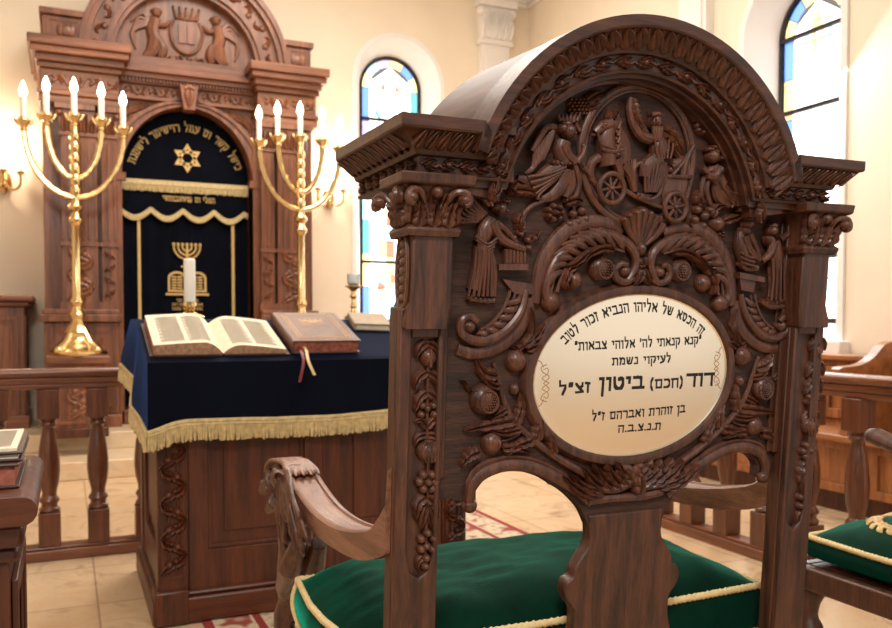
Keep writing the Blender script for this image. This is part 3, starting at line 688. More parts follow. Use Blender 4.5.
def sconce(p, label):
    x, y, z = p; r = empty('wall_sconce', p, label, 'wall lamp', 'brass wall sconces on the far wall')
    MB().lathe([(.0, -.13), (.02, -.1), (.05, -.06), (.06, 0), (.045, .05), (.02, .09), (.0, .12)], x, y-.02, z, 12, sy=.45).build('backplate', GOLD, r)
    for dx, dy in ((-.13, -.1), (0, -.16), (.13, -.1)):
        a = MB(); a.tube(cr([(x, y-.04, z-.02), (x+dx*.5, y+dy*.5-.02, z-.09), (x+dx*.95, y+dy, z-.05), (x+dx, y+dy, z+.04)], 6), .011, 8); a.lathe([(.012, .03), (.032, .045), (.035, .06), (.014, .07)], x+dx, y+dy, z, 10); am = a.build('arm', GOLD, r)
        MB().lathe([(.012, .07), (.012, .14)], x+dx, y+dy, z, 8).build('candle_tube', WAX, am)
        MB().lathe([(.01, .14), (.02, .165), (.02, .18), (.008, .22), (.001, .235)], x+dx, y+dy, z, 10).build('bulb', BULB, am)
    l = bpy.data.lights.new('sconce light', 'POINT'); l.energy = 20; l.color = (1, .8, .56); l.shadow_soft_size = .06
    lo = bpy.data.objects.new('sconce_light', l); COL.objects.link(lo); lo.location = (x, y-.2, z+.28)
sconce(tuple(onY(4, 180, YF)), 'lit brass wall sconce on the cream wall at the left of the ark')
sconce(tuple(onY(328, 197, YF)), 'lit brass wall sconce between the ark and the small arched window')
for x in (.055, 1.78):
    l = bpy.data.lights.new('menorah light', 'POINT'); l.energy = 8; l.color = (1, .8, .55); l.shadow_soft_size = .3
    lo = bpy.data.objects.new('menorah_light', l); COL.objects.link(lo); lo.location = (x, 6.6, 3.0)
# side cabinet at the left of the ark
r = empty('low_cabinet', (-.75, 7.75, PZ), 'brown panelled low cabinet against the wall left of the ark', 'cabinet')
b = MB().box(-1.4, 7.5, PZ, -.3, YF-.005, 1.22); fn = fY(7.5)
for k in range(2): panel(b, fn, -1.36+k*.53, PZ+.1, -.87+k*.53, 1.15, .015, .04)
fnx = lambda a, bb, h: (-.3+h, a, bb); panel(b, fnx, 7.55, PZ+.1, 8.05, 1.15, .012, .06); b.build('body', W_ARK, r, bevel=.006)
b = MB().box(-1.45, 7.45, 1.22, -.26, YF-.005, 1.26).box(-1.48, 7.42, 1.26, -.23, YF-.005, 1.31); b.build('top', W_ARK_H, r, bevel=.015)
MB().box(-1.43, 7.47, PZ, -.27, YF-.005, PZ+.1).build('plinth', W_ARK_H, r, bevel=.008)
# ================================================================ reading desk
DX0, DX1, DY0, DYS, DY1 = .29, 1.52, 3.19, 3.65, 3.95
ZA, ZB = .965, 1.106      # front and back heights of the slanted top
def dz(y): return ZA+(min(y, DYS)-DY0)/(DYS-DY0)*(ZB-ZA)
TH = math.atan2(ZB-ZA, DYS-DY0)
desk = empty('reading_desk', ((DX0+DX1)/2, 3.57, .005), 'dark brown panelled reading desk with slanted top under a navy velvet cloth', 'desk')
fd = fY(DY0)
def desk_post(x0, x1, front=True):
    y0, y1 = (DY0, DY0+.1) if front else (DY1-.1, DY1)
    p = MB().box(x0, y0, .1, x1, y1, dz(y0)-.03).build('corner_post', W_DESK, desk, bevel=.006)
    if front:
        b = MB(); c = (x0+x1)/2; panel(b, fd, x0+.012, .17, x1-.012, .9, .008, .01); vine(b, fd, c, .19, .89, .05, .024, 11, 4); b.build('carved_vine', W_DESK, p)
for x0, x1, fr in ((DX0, DX0+.11, True), (DX1-.11, DX1, True), (DX0, DX0+.1, False), (DX1-.1, DX1, False)): desk_post(x0, x1, fr)
b = MB(); b.box(DX0+.1, DY0+.03, .1, DX1-.1, DY0+.05, dz(DY0)-.03)
fp = fY(DY0+.03)
mid = (DX0+DX1)/2
for a0, a1 in ((DX0+.11, mid), (mid, DX1-.11)):
    b.prism(rect(a0, .1, a1, .92), fp, 0, .022, holes=[rect(a0+.07, .26, a1-.07, .86)]); b.prism(rect(a0+.07, .26, a1-.07, .86), fp, 0, .012, holes=[rect(a0+.085, .275, a1-.085, .845)])
    b.prism(rect(a0+.13, .32, a1-.13, .8), fp, 0, .008)
b.build('front_panel', W_DESK, desk, bevel=.003)
for s, x in ((-1, DX0), (1, DX1)):
    fs = (lambda a, bb, h, x=x, s=s: (x+s*(h-.025), a, bb)); b = MB()
    b.prism([(DY0+.08, .1), (DY1-.08, .1), (DY1-.08, ZB-.03), (DYS, ZB-.03), (DY0+.08, dz(DY0+.08)-.03)], fs, -.02, 0)
    b.prism(rect(DY0+.1, .1, DY1-.1, .92), fs, 0, .018, holes=[rect(DY0+.17, .26, DY1-.17, .86)]); b.prism(rect(DY0+.22, .31, DY1-.22, .81), fs, 0, .008); b.build('side_panel', W_DESK, desk, bevel=.003)
MB().box(DX0+.1, DY1-.04, .1, DX1-.1, DY1-.02, ZB-.03).build('back_panel', W_DESK, desk)
b = MB().box(DX0-.02, DY0-.025, .005, DX1+.02, DY1+.02, .1).box(DX0-.01, DY0-.012, .1, DX1+.01, DY1+.01, .118); b.build('plinth', W_DESK_H, desk, bevel=.008)
for x0 in (DX0-.015, DX1-.105): MB().box(x0, DY0-.03, .005, x0+.12, DY0+.08, .13).build('plinth_block', W_DESK, desk, bevel=.008)
prof = [(DY0-.02, ZA-.035), (DY1+.01, ZB-.03), (DY1+.01, ZB), (DYS, ZB), (DY0-.02, dz(DY0-.02))]
b = MB(); b.prism([(y, z) for y, z in prof[:1]]+[(DYS, ZB-.03)]+prof[1:], lambda a, bb, h: (h, a, bb), DX0-.02, DX1+.02); b.build('slanted_top', W_DESK_H, desk, bevel=.006)
# ---------------------------------------------------------------- cloth with fringed hem
rng = random.Random(4)
def lerp(tab, x):
    for (a, p), (b_, q) in zip(tab, tab[1:]):
        if x <= b_: return p+(q-p)*(x-a)/(b_-a)
    return tab[-1][1]
LX = [(3.1, .262), (3.3, .245), (3.45, .226), (3.53, .235), (3.6, .268), (3.7, .258), (3.85, .235), (4.0, .214)]
CT = .006                                         # cloth lies just over the top
X0, X1, YF0, YB0 = DX0-.03, DX1+.03, DY0-.035, DY1+.02
nx, ny = 60, 40
xs = [X0+(X1-X0)*i/nx for i in range(nx+1)]; ysn = [YF0+(YB0-YF0)*j/ny for j in range(ny+1)]
def topz(y): return dz(max(y, DY0-.03))+CT+(0 if y > DY0-.02 else -.006)
def hemL(y): return lerp([(3.1, .705), (3.3, .75), (3.5, .79), (3.54, .82), (3.6, .85), (3.95, .915)], y)
def hemF(x): return .752+.012*math.sin(x*5+.5)-.02*math.exp(-((x-X0)/.07)**2)-.03*math.exp(-(x-X0)/.16)
b = MB(); b.grid([[(x, y, topz(y)) for x in xs] for y in ysn])
K = 12
def front(x, t):
    y = YF0-.012*t*(1+.7*math.sin(x*13+1)+.5*math.sin(x*29))-.02*t*math.exp(-((x-X0)/.08)**2); xx = x-(.004*t)*math.exp(-((x-X0)/.06)**2)
    return (xx, y-.004, topz(YF0)+(hemF(x)-topz(YF0))*t)
def left(y, t):
    z = topz(y)+(hemL(y)-topz(y))*t; f = front(X0, t)
    w = math.exp(-((y-YF0)/.05)**2); xl = X0+(lerp(LX, y)-X0)*min(1, t*1.2)
    return (xl*(1-w)+f[0]*w, y*(1-w)+f[1]*w, z*(1-w)+f[2]*w)
def right(y, t): return (X1+.02*t*(1+.6*math.sin(y*17)), y, topz(y)+(hemL(y)-topz(y))*t)
def back(x, t): return (x, YB0+.015*t*(1+.6*math.sin(x*15)), topz(YB0)-.2*t)
fr = [[front(x, k/K) for x in xs] for k in range(K+1)]; lf = [[left(y, k/K) for y in ysn] for k in range(K+1)]
rt = [[right(y, k/K) for y in ysn] for k in range(K+1)]; bk = [[back(x, k/K) for x in xs] for k in range(K+1)]
for g in (fr, lf, rt, bk): b.grid(g)
cloth = b.build('desk_cloth', NAVY, None, smooth=60)
tag(cloth, 'navy blue velvet cloth with deep gold fringe draped over the reading desk', 'tablecloth')
def fringe(mb, edge, step, ln, out):
    """braid along an edge plus hanging strands."""
    P = [V(p) for p in edge]; O = V(out)
    mb.tube([p+O*.004 for p in P], .007, 6); mb.tube([p+O*.005+V((0, 0, -.012)) for p in P], .006, 6)
    for p, q in zip(P, P[1:]):
        n = max(1, int((q-p).length/step))
        for k in range(n):
            c = p.lerp(q, (k+.5)/n)+O*.004; l = ln*rng.uniform(.93, 1.05); d = V((rng.uniform(-.003, .003), rng.uniform(-.003, .003), 0))
            mb.tube([c, c+V((0, 0, -l*.5))+d*.5+O*.003, c+V((0, 0, -l))+d+O*rng.uniform(-.002, .006)], [.0042, .0046, .0036], 4)
b = MB(); L_ = .072
fringe(b, fr[-1], .0065, L_, (0, -1, 0)); fringe(b, lf[-1], .0065, L_, (-1, 0, 0)); fringe(b, rt[-1], .009, L_, (1, 0, 0)); fringe(b, bk[-1], .009, L_, (0, 1, 0))
b.build('gold_fringe', FRINGE, cloth)
# ---------------------------------------------------------------- books and candles on the desk
def onslope(x, s, h):     # s runs up the slope from the front edge, h off the cloth
    c, sn = math.cos(TH), math.sin(TH)
    return (x, DY0+s*c-h*sn, ZA+CT+.004+s*sn+h*c)
bk_ = empty('open_book', onslope(.525, .2, 0), 'large open prayer book with cream pages lying at the left of the desk', 'book')
def page_block(x_sp, x_out, hmax, hend, name):
    b = MB(); n = 18; prof = []
    for k in range(n+1):
        t = k/n; x = x_sp+(x_out-x_sp)*t; h = hmax*(math.sin(PI*min(1, t*1.35+.06)**.62)*.55+.62*(1-t)**.3*min(1, t*9+.25)) if False else None
        hh = .006+hmax*(1-(1-min(1, t/.28))**2)*(1-.0*t) - (hmax-hend)*max(0, (t-.28)/.72)**1.3
        prof.append((x, hh))
    s0, s1 = .012, .385
    vs = []; 
    top = [[onslope(x, s, h) for x, h in prof] for s in (s0, s1)]; bot = [[onslope(x, s, .003) for x, h in prof] for s in (s0, s1)]
    b.grid(top, m=0); b.grid([top[0], bot[0]], m=1); b.grid([top[1], bot[1]], m=1)
    b.add([top[0][-1], top[1][-1], bot[1][-1], bot[0][-1]], [(0, 1, 2, 3)], 2)
    o = b.build(name, [PAPER, PAPER_EDGE, RED_EDGE], bk_, smooth=40)
    tx = MB()       # columns of print
    def hh(x):
        for (xa, ha), (xb, hb) in zip(prof, prof[1:]):
            if min(xa, xb) <= x <= max(xa, xb): return ha+(hb-ha)*(x-xa)/(xb-xa)
        return 0
    w = x_out-x_sp
    for col0, col1 in ((.16, .48), (.54, .88)):
        for r in range(24):
            s = .045+r*.0128; e0, e1 = x_sp+w*col0, x_sp+w*(col1-.05*(r % 3 == 2))
            m = 6; pts = [e0+(e1-e0)*q/m for q in range(m+1)]
            tx.grid([[onslope(x, s, hh(x)+.0012) for x in pts], [onslope(x, s+.0045, hh(x)+.0012) for x in pts]])
    tx.build('printed_columns', INK_P, o)
page_block(.53, .285, .044, .034, 'page_block'); page_block(.53, .765, .032, .013, 'page_block')
b = MB()
for x0, x1 in ((.272, .525), (.535, .778)): b.add([onslope(x, s, h) for h in (-.001, .0035) for x in (x0, x1) for s in (0, .397)], [(0, 1, 3, 2), (4, 6, 7, 5), (0, 2, 6, 4), (1, 5, 7, 3), (0, 4, 5, 1), (2, 3, 7, 6)])
b.build('cover', LEATHER_D, bk_)
def closed_book(name, x0, x1, s0, s1, th, mcover, medge, label, fn, group=None, tool=True):
    r = empty(name, fn((x0+x1)/2, (s0+s1)/2, 0), label, 'book', group)
    def slab(mb, a0, a1, b0, b1, h0, h1): mb.add([fn(x, s, h) for h in (h0, h1) for x in (a0, a1) for s in (b0, b1)], [(0, 1, 3, 2), (4, 6, 7, 5), (0, 2, 6, 4), (1, 5, 7, 3), (0, 4, 5, 1), (2, 3, 7, 6)])
    c = MB(); slab(c, x0, x1, s0, s1, 0, .005); slab(c, x0, x1, s0, s1, th-.005, th); slab(c, x0-.003, x0+.008, s0, s1, .002, th-.002); co = c.build('cover', mcover, r, bevel=.0018)
    p = MB(); slab(p, x0+.006, x1-.008, s0+.008, s1-.008, .005, th-.005); p.build('page_block', medge, r)
    if tool:
        t = MB(); fh = lambda a, bb, h: fn(a, bb, th+h)
        for i in (.03, .042): t.prism(rect(x0+i, s0+i, x1-i, s1-i), fh, -.001, .0008, holes=[rect(x0+i+.005, s0+i+.005, x1-i-.005, s1-i-.005)])
        cx_, cs = (x0+x1)/2, (s0+s1)/2+.05
        for k in range(5): t.rleaf(fh, [(cx_, cs), (cx_+.022*(k-2), cs+.03), (cx_+.018*(k-2), cs+.045)], .009, .0012)
        for q in (-1, 1): t.rtube(fh, [(cx_, cs-.005), (cx_+q*.03, cs-.012), (cx_+q*.045, cs+.006), (cx_+q*.03, cs+.016)], .0035, 0, flat=.4)
        hebrew(t, 'סדור תפלה', lambda a, bb, h: fh(cx_+a, cs-.06+bb, h), .02, nib=(.12, .2), h=.0008)
        t.build('gilt_tooling', GILT, co)
    return r
cb = closed_book('closed_book', .79, 1.06, .012, .395, .052, LEATHER, RED_EDGE, 'thick closed brown leather book with gilt cover and ribbon markers on the desk', onslope)
for x, m, l, nm in ((.815, RIBBON_R, .075, 'red ribbon marker'), (.835, CREAM_CORD, .05, 'cream ribbon marker')):
    p0 = V(onslope(x, .03, .025)); p1 = V(onslope(x, -.012, .022)); p2 = V((x-.004, YF0-.035, topz(YF0)-.005)); p3 = p2+V((-.018 if m is RIBBON_R else .02, -.01, -l))
    pts = cr([p0, p1, p2, p3], 6); rb = MB(); rb.grid([[(p[0]-.0055, p[1], p[2]) for p in pts], [(p[0]+.0055, p[1]-.0015, p[2]) for p in pts]])
    o = rb.build('ribbon_marker', m, cb); o['label'] = nm
def rotfn(px, ps, ang):
    c, s = math.cos(ang), math.sin(ang)
    return lambda a, b_, h: onslope(px+(a-px)*c-(b_-ps)*s, ps+(a-px)*s+(b_-ps)*c, h)
closed_book('closed_book', 1.14, 1.3, .3, .47, .03, TAN, PAPER, 'small tan book at the right of the desk in front of the glass-topped candle holder', rotfn(1.22, .385, -.12), tool=False)
ZT = ZB+CT+.002
def at_u(u, y): p = onY(u, 322, y); return p.x
cx_ = at_u(190, 3.8)
cs_ = empty('candlestick', (cx_, 3.8, ZT), 'low brass candlestick with broad round foot behind the open book', 'candlestick')
MB().lathe([(.062, 0), (.064, .008), (.055, .016), (.035, .022), (.02, .03), (.016, .036)], cx_, 3.8, ZT, 28).build('foot', GOLD, cs_)
MB().lathe([(.016, .034), (.024, .038), (.026, .042), (.02, .046), (.022, .05), (.027, .054), (.027, .0725), (.024, .0725)], cx_, 3.8, ZT, 24).build('socket', GOLD, cs_)
c = MB().lathe([(.0235, .073), (.0245, .078), (.0245, .252), (.02, .257), (.004, .256)], cx_, 3.8, ZT, 24); c.tube([(cx_, 3.8, ZT+.254), (cx_+.002, 3.8, ZT+.266)], .0015, 5)
cd = c.build('candle', WAX); tag(cd, 'thick white candle standing in the low brass candlestick', 'candle')
gx = at_u(353.5, 3.8)
gh = empty('candle_holder', (gx, 3.8, ZT), 'small turned brass candle holder with a frosted glass cup behind the tan book', 'candle holder')
MB().lathe([(.042, 0), (.043, .008), (.03, .018), (.015, .028), (.01, .05), (.016, .058), (.01, .068), (.009, .095), (.017, .105), (.011, .115), (.01, .13), (.02, .14), (.038, .15), (.038, .156), (.01, .158)], gx, 3.8, ZT, 22).build('stem', GOLD_OLD, gh)
MB().lathe([(.022, .158), (.028, .165), (.029, .21), (.026, .21), (.025, .168), (.01, .165)], gx, 3.8, ZT, 22).build('glass_cup', CLEAR, gh)
# ================================================================ railings
def rail_run(name, p0, p1, bal, mats, label, zb=0):
    """p0->p1 along X or Y; bal = distances of the balusters from p0."""
    A, B = V((*p0, 0)), V((*p1, 0)); D = (B-A); Ln = D.length; D.normalize(); S = V((-D.y, D.x, 0))
    root = empty(name, tuple((A+B)/2), label, 'railing')
    def bar(mb, s0, s1, w, z0, z1):
        c = [A+D*s0-S*w, A+D*s1-S*w, A+D*s1+S*w, A+D*s0+S*w]
        mb.add([(p.x, p.y, z) for z in (z0, z1) for p in c], [(3, 2, 1, 0), (4, 5, 6, 7), (0, 1, 5, 4), (1, 2, 6, 5), (2, 3, 7, 6), (3, 0, 4, 7)])
    m = MB(); bar(m, -.03, Ln+.03, .05, .845, .885); tr = m.build('top_rail', mats, root, bevel=.016, bseg=3)
    m = MB(); bar(m, -.02, Ln+.02, .036, .815, .845); bar(m, -.01, Ln+.01, .03, .79, .815); m.build('under_moulding', mats, root, bevel=.006)
    m = MB(); bar(m, -.03, Ln+.03, .055, 0, .05); bar(m, -.02, Ln+.02, .045, .05, .065); m.build('base_rail', mats, root, bevel=.006)
    first = None
    for s in bal:
        c = A+D*s; q = MB()
        for z0, z1 in ((.065, .22), (.655, .79)):
            w = .047; cs = [c-D*w-S*w, c+D*w-S*w, c+D*w+S*w, c-D*w+S*w]; q.add([(p.x, p.y, z) for z in (z0, z1) for p in cs], [(3, 2, 1, 0), (4, 5, 6, 7), (0, 1, 5, 4), (1, 2, 6, 5), (2, 3, 7, 6), (3, 0, 4, 7)])
        q.lathe([(.04, .22), (.045, .228), (.045, .238), (.034, .248), (.037, .262), (.045, .272), (.041, .285), (.031, .298), (.033, .32), (.043, .36), (.048, .41), (.047, .46), (.041, .52), (.033, .57), (.027, .6), (.027, .612), (.037, .622), (.037, .634), (.029, .64), (.043, .65), (.043, .656)], c.x, c.y, 0, 18)
        q.build('baluster', W_RAIL, root, bevel=.004)
    return root
rail_run('railing', (-.78, 4.33), (.46, 4.33), [.07+.0+.21*k for k in range(6)][0:6], W_RAIL_X, 'low turned wooden railing at the left, running from the lectern to the reading desk')
rail_run('railing', (2.95, 1.72), (2.95, 4.33), [.25*k for k in range(11)], W_RAIL_Y, 'low turned wooden railing at the right, behind the green-cushioned chairs')
# ================================================================ pew along the right wall
pw = empty('pew', (4.3, 4.2, 0), 'honey coloured panelled wooden pew against the right wall under the window', 'pew')
b = MB(); b.box(4.4, 1.3, .1, 4.56, 7.0, .86); fx = fX(4.4); y = 1.36
while y < 6.9:
    b.prism(rect(y, .5, y+.62, .82), fx, 0, .02, holes=[rect(y+.07, .56, y+.55, .77)]); y += .66
b.build('back', W_PEW_Z, pw, bevel=.004)
MB().box(4.36, 1.28, .86, 4.58, 7.02, .9).build('back_rail', W_PEW, pw, bevel=.012)
MB().box(3.98, 1.3, .42, 4.4, 7.0, .46).build('seat', W_PEW, pw, bevel=.01)
b = MB(); b.box(4.06, 1.32, .12, 4.1, 6.98, .42); fx = fX(4.06); y = 1.4
while y < 6.9:
    b.prism(rect(y, .12, y+.62, .42), fx, 0, .018, holes=[rect(y+.08, .17, y+.54, .37)]); y += .66
b.build('front_panel', W_PEW_Z, pw, bevel=.004)
MB().box(4.1, 1.3, 0, 4.5, 7.0, .12).build('plinth', W_DESK, pw)
for y in (3.45, 5.6, 1.4):
    b = MB(); o = cr([(4.38, .5), (4.42, .93), (4.38, .985), (4.29, .97), (4.2, .9), (4.1, .858), (3.95, .845), (3.94, .82), (4.06, .82), (4.14, .79), (4.16, .7), (4.12, .58), (4.1, .5)], 5, closed=True)
    b.prism(o, lambda a, bb, h, y=y: (a, y+h, bb), -.03, .03); b.box(4.0, y-.028, .46, 4.4, y+.028, .52); b.build('arm_end', W_PEW, pw, bevel=.008)
# ================================================================ lectern with two books at the left edge
le = empty('lectern', (-.33, 1.95, 0), 'dark wooden lectern with a rounded top edge at the left edge of the photo', 'lectern')
b = MB(); o = [(-.62, .735), (-.08, .735)]+[(-.08+.03*math.sin(PI*k/8), .7625-.0275*math.cos(PI*k/8)) for k in range(1, 8)]+[(-.08, .79), (-.62, .79)]
b.prism(o, lambda a, bb, h: (a, h, bb), 1.68, 2.2); b.build('top', W_DESK_H, le, bevel=.006)
b = MB().box(-.6, 1.705, .69, -.075, 2.175, .735).box(-.585, 1.72, .66, -.085, 2.16, .69); b.build('moulding', W_DESK_H, le, bevel=.01)
b = MB().box(-.57, 1.735, 0, -.1, 2.145, .66); fx2 = lambda a, bb, h: (-.1+h, a, bb); panel(b, fx2, 1.76, .08, 2.12, .62, .012, .04); fy2 = fY(1.735); panel(b, fy2, -.54, .08, -.13, .62, .012, .05); b.build('body', W_DESK, le, bevel=.005)
MB().box(-.59, 1.715, 0, -.08, 2.165, .07).build('plinth', W_DESK_H, le, bevel=.008)
flat = lambda z: (lambda x, s, h: (x, s, z+h))
closed_book('closed_book', -.4, -.083, 1.76, 2.1, .045, LEATHER_D, RED_EDGE, 'thick dark book with reddish page edges lying on the lectern, under the pale book', flat(.791), tool=False)
closed_book('closed_book', -.38, -.078, 1.79, 2.13, .018, LEATHER_D, PAPER, 'thin pale-paged book lying on top of the thick book on the lectern', flat(.8365), tool=False)
b = MB(); b.prism(rect(-.372, 1.8, -.088, 2.12), fZ(.855), 0, .006, m=0); 
for c0, c1 in ((-.36, -.24), (-.22, -.1)):
    for r_ in range(18): b.prism(rect(c0, 1.83+r_*.015, c1, 1.836+r_*.015), fZ(.861), -.001, .0006, m=1)
pg = b.build('loose_printed_sheets', [PAPER, INK_P]); tag(pg, 'open printed pages lying on top of the two books on the lectern', 'pages')
# ================================================================ rug
RUG, nt, b_ = newmat('woven rug'); L = nt.links.new
tc = N(nt, 'ShaderNodeTexCoord'); vo = N(nt, 'ShaderNodeTexVoronoi', Scale=16., feature='F1'); L(tc.outputs['Object'], vo.inputs['Vector'])
rp = ramp(nt, [(.0, srgb(70, 84, 70)), (.25, srgb(196, 178, 150)), (.55, srgb(206, 190, 162)), (.8, srgb(150, 70, 62))]); L(vo.outputs['Distance'], rp.inputs[0]); L(rp.outputs[0], b_.inputs['Base Color']); b_.inputs['Roughness'].default_value = .95
RUG_R = plain('rug red border', srgb(142, 48, 46), .95, noise=.25, nscale=40, bump=.4, bscale=300)
RUG_C = plain('rug cream line', srgb(204, 186, 156), .95, noise=.2, nscale=40, bump=.4, bscale=300)
rx0, ry0, rx1, ry1 = .44, 2.35, 2.18, 4.62
b = MB(); i = 0
for w_, m in ((0, 0), (.035, 2), (.17, 1), (.18, 0), (.21, 2)):
    nxt = {0: .035, .035: .17, .17: .18, .18: .21}.get(w_)
    h_ = [rect(rx0+nxt, ry0+nxt, rx1-nxt, ry1-nxt)] if nxt else ()
    b.prism(rect(rx0+w_, ry0+w_, rx1-w_, ry1-w_), fZ(0), .0005, .004, holes=h_, m=m)
rg = b.build('rug', [RUG_R, RUG_C, RUG]); tag(rg, 'patterned rug with a red border on the tiles under the reading desk', 'rug')
# ================================================================ the tall carved chair
KR = .07; AC = .855; AH = .835; AM = .876; ZC = 1.307
def yb(z): return 1.12+KR*(1.40-z)
def fB(off): return lambda a, b, h: (a, yb(b)+off-h, b-h*KR)
BO = .034                                         # carved board lies behind the post faces
NB = (0, 1, KR)
def T(u, v, off=BO):
    p = hit(u, v, (0, yb(1.4)+off, 1.4), NB); return (p.x, p.z)
def PS(u, v, off=BO):
    p = hit(u, v, (0, yb(1.4)+off, 1.4), NB); return (p-EYE).dot(FW)/FPX
class Carve(MB):
    """relief strokes given at traced points, on the plane of the chair back; mir flips about the middle."""
    def __init__(s, off=BO, mir=False):
        super().__init__(); s.off = off; g = fB(off)
        s.fn = (lambda a, b, h: g(2*AM-a, b, h)) if mir else g
    def P(s, pts): return [T(p[0], p[1], s.off) for p in pts]
    def k(s, p): return PS(p[0], p[1], s.off)
    def d(s, u, v, r, h, rv=None, rot=0, h0=0, n=16, k=6):
        q = s.k((u, v)); a, b = T(u, v, s.off); s.rdome(s.fn, a, b, r*q, (rv or r)*q, h*q, math.radians(rot), h0*q, n, k); return s
    def t(s, pts, r, hc=0, flat=1, n=8, sm=6):
        q = s.k(pts[0]); R = [x*q for x in r] if isinstance(r, (list, tuple)) else r*q
        H = [x*q for x in hc] if isinstance(hc, (list, tuple)) else hc*q
        s.rtube(s.fn, s.P(pts), R, H, flat, n, sm); return s
    def l(s, pts, w, h, h0=0, lobes=0, curl=0, depth=.35, side=0, fat=.5):
        q = s.k(pts[0]); w *= 1.2; h *= 1.35; s.rleaf(s.fn, s.P(pts), w*q, h*q, h0*q, lobes, depth, curl*q, 8, 0, side, fat); return s
    def poly(s, pts, h0, h1):
        q = s.k(pts[0]); s.prism(s.P(pts), s.fn, h0*q, h1*q); return s
chair = empty('carved_chair', (AC, 1.42, 0), 'tall dark carved wooden chair with arched hood, oval brass plaque and lion arms, in front', 'chair')
f0 = fB(0)
mirx = lambda fn: (lambda a, b, h: fn(2*AC-a, b, h))
PX0, PX1 = .438, .508
def post(mir):
    fn = mirx(f0) if mir else f0
    b = MB(); zt_ = 1.12; il, ir = PX0+.019, PX1-.008; iz1, iz0, iz = T(411, 338, 0)[1], T(411, 556, 0)[1], T(427, 578, 0)[1]; ic = (il+ir)/2
    b.prism(rect(PX0, 0, PX1, zt_), fn, -.044, -.013)
    b.prism(rect(il, iz1, ir, zt_), fn, -.013, 0); b.prism([(PX0, 0), (PX1, 0), (PX1, zt_), (ir, zt_), (ir, iz0), (ir-.006, iz+.012), (ic, iz), (il+.006, iz+.012), (il, iz0), (il, zt_), (PX0, zt_)], fn, -.013, 0)
    p = b.build('post', W_CHAIR, chair, bevel=.003)
    # block under the capital, bracketed at its foot
    c = MB(); o = [(PX0+.012, 1.235), (PX0+.012, 1.13), (PX0+.002, 1.105), (PX0+.002, 1.09), (PX1+.002, 1.09), (PX1+.006, 1.125), (PX1+.006, 1.235)]
    c.prism(o, fn, -.052, .012); c.build('necking_block', W_CHAIR, p, bevel=.004)
    c = MB(); sf = (lambda a, bb, h: (2*AC-(PX0+.012-h), yb(bb)+a, bb)) if mir else (lambda a, bb, h: (PX0+.012-h, yb(bb)+a, bb))
    for k in range(7): zz = 1.135+.013*k; c.rdome(sf, .02, zz, .013, .008, .006, n=10, k=3); c.rdome(sf, .006, zz+.006, .004, .005, .005, n=8, k=3); c.rdome(sf, .034, zz+.006, .004, .005, .005, n=8, k=3)
    c.rtube(sf, [(.02+.022*math.cos(q), 1.172+.062*math.sin(q)) for q in [2*PI*k/20 for k in range(21)]], .0035, .002, n=6, sm=0); c.build('side_carving', W_RELIEF, p)
    # capital
    c = MB(); x0, x1 = PX0+.008, PX1+.006; cxm = (x0+x1)/2
    def lvl(z, e): return [(x0-e, yb(z)-.012-e, z), (x1+e, yb(z)-.012-e, z), (x1+e, yb(z)+.052+e*.3, z), (x0-e, yb(z)+.052+e*.3, z)]
    rows = [lvl(1.222, .006), lvl(1.232, .009), lvl(1.238, .003), lvl(1.255, .0), lvl(1.275, .005), lvl(1.29, .014), lvl(1.293, .022), lvl(1.308, .024), lvl(1.309, .0)]
    if mir: rows = [[(2*AC-q[0], q[1], q[2]) for q in r] for r in rows]
    c.grid(rows, closed=True); cap = c.build('capital', W_CHAIR, p, bevel=.0025, smooth=25)
    c = MB(); ff = (lambda a, bb, h: f0(2*AC-a, bb, h+.012)) if mir else (lambda a, bb, h: f0(a, bb, h+.012))
    w = x1-x0
    for k in range(3): a = x0+w*(k+.5)/3; c.rleaf(ff, [(a, 1.236), (a, 1.252), (a+(a-cxm)*.12, 1.27)], .0135, .012, 0, curl=.012, lobes=3)
    for k in range(4): a = x0+w*k/3; c.rleaf(ff, [(a, 1.24), (a, 1.262), (a+(a-cxm)*.25, 1.284)], .011, .01, 0, curl=.016, lobes=3)
    for q in (-1, 1):
        c.rtube(ff, [(cxm+q*.008, 1.24), (cxm+q*.014, 1.265), (cxm+q*.026, 1.284), (cxm+q*.042, 1.284), (cxm+q*.046, 1.272), (cxm+q*.038, 1.267)], [.003, .004, .005, .006, .006, .005], [.004, .008, .014, .02, .022, .022])
        c.rdome(ff, cxm+q*.04, 1.275, .009, .009, .014, h0=.016)
    c.rdome(ff, cxm, 1.284, .009, .01, .016, h0=.008)
    gs = (lambda a, bb, h: (2*AC-(x0-h), yb(bb)+a, bb)) if mir else (lambda a, bb, h: (x0-h, yb(bb)+a, bb))
    for k in range(3): a = -.005+.05*(k+.5)/3; c.rleaf(gs, [(a, 1.236), (a, 1.254), (a, 1.274)], .0125, .012, 0, curl=.014, lobes=3)
    for a, s in ((-.008, 1), (.05, -1)):
        c.rtube(gs, [(a+s*.02, 1.242), (a+s*.012, 1.268), (a, 1.284), (a-s*.012, 1.28), (a-s*.012, 1.268), (a-s*.003, 1.267)], [.003, .004, .005, .006, .006, .005], [.004, .01, .02, .026, .028, .026])
        c.rdome(gs, a-s*.005, 1.275, .009, .009, .018, h0=.016)
    c.build('acanthus_leaves', W_RELIEF, cap)
    # hanging fruit and leaves in the sunk panel
    c = Carve(.013, mir); 
    c.t([(426, 340), (427, 370), (426, 420), (427, 480), (425, 530), (423, 572)], 2, 2)
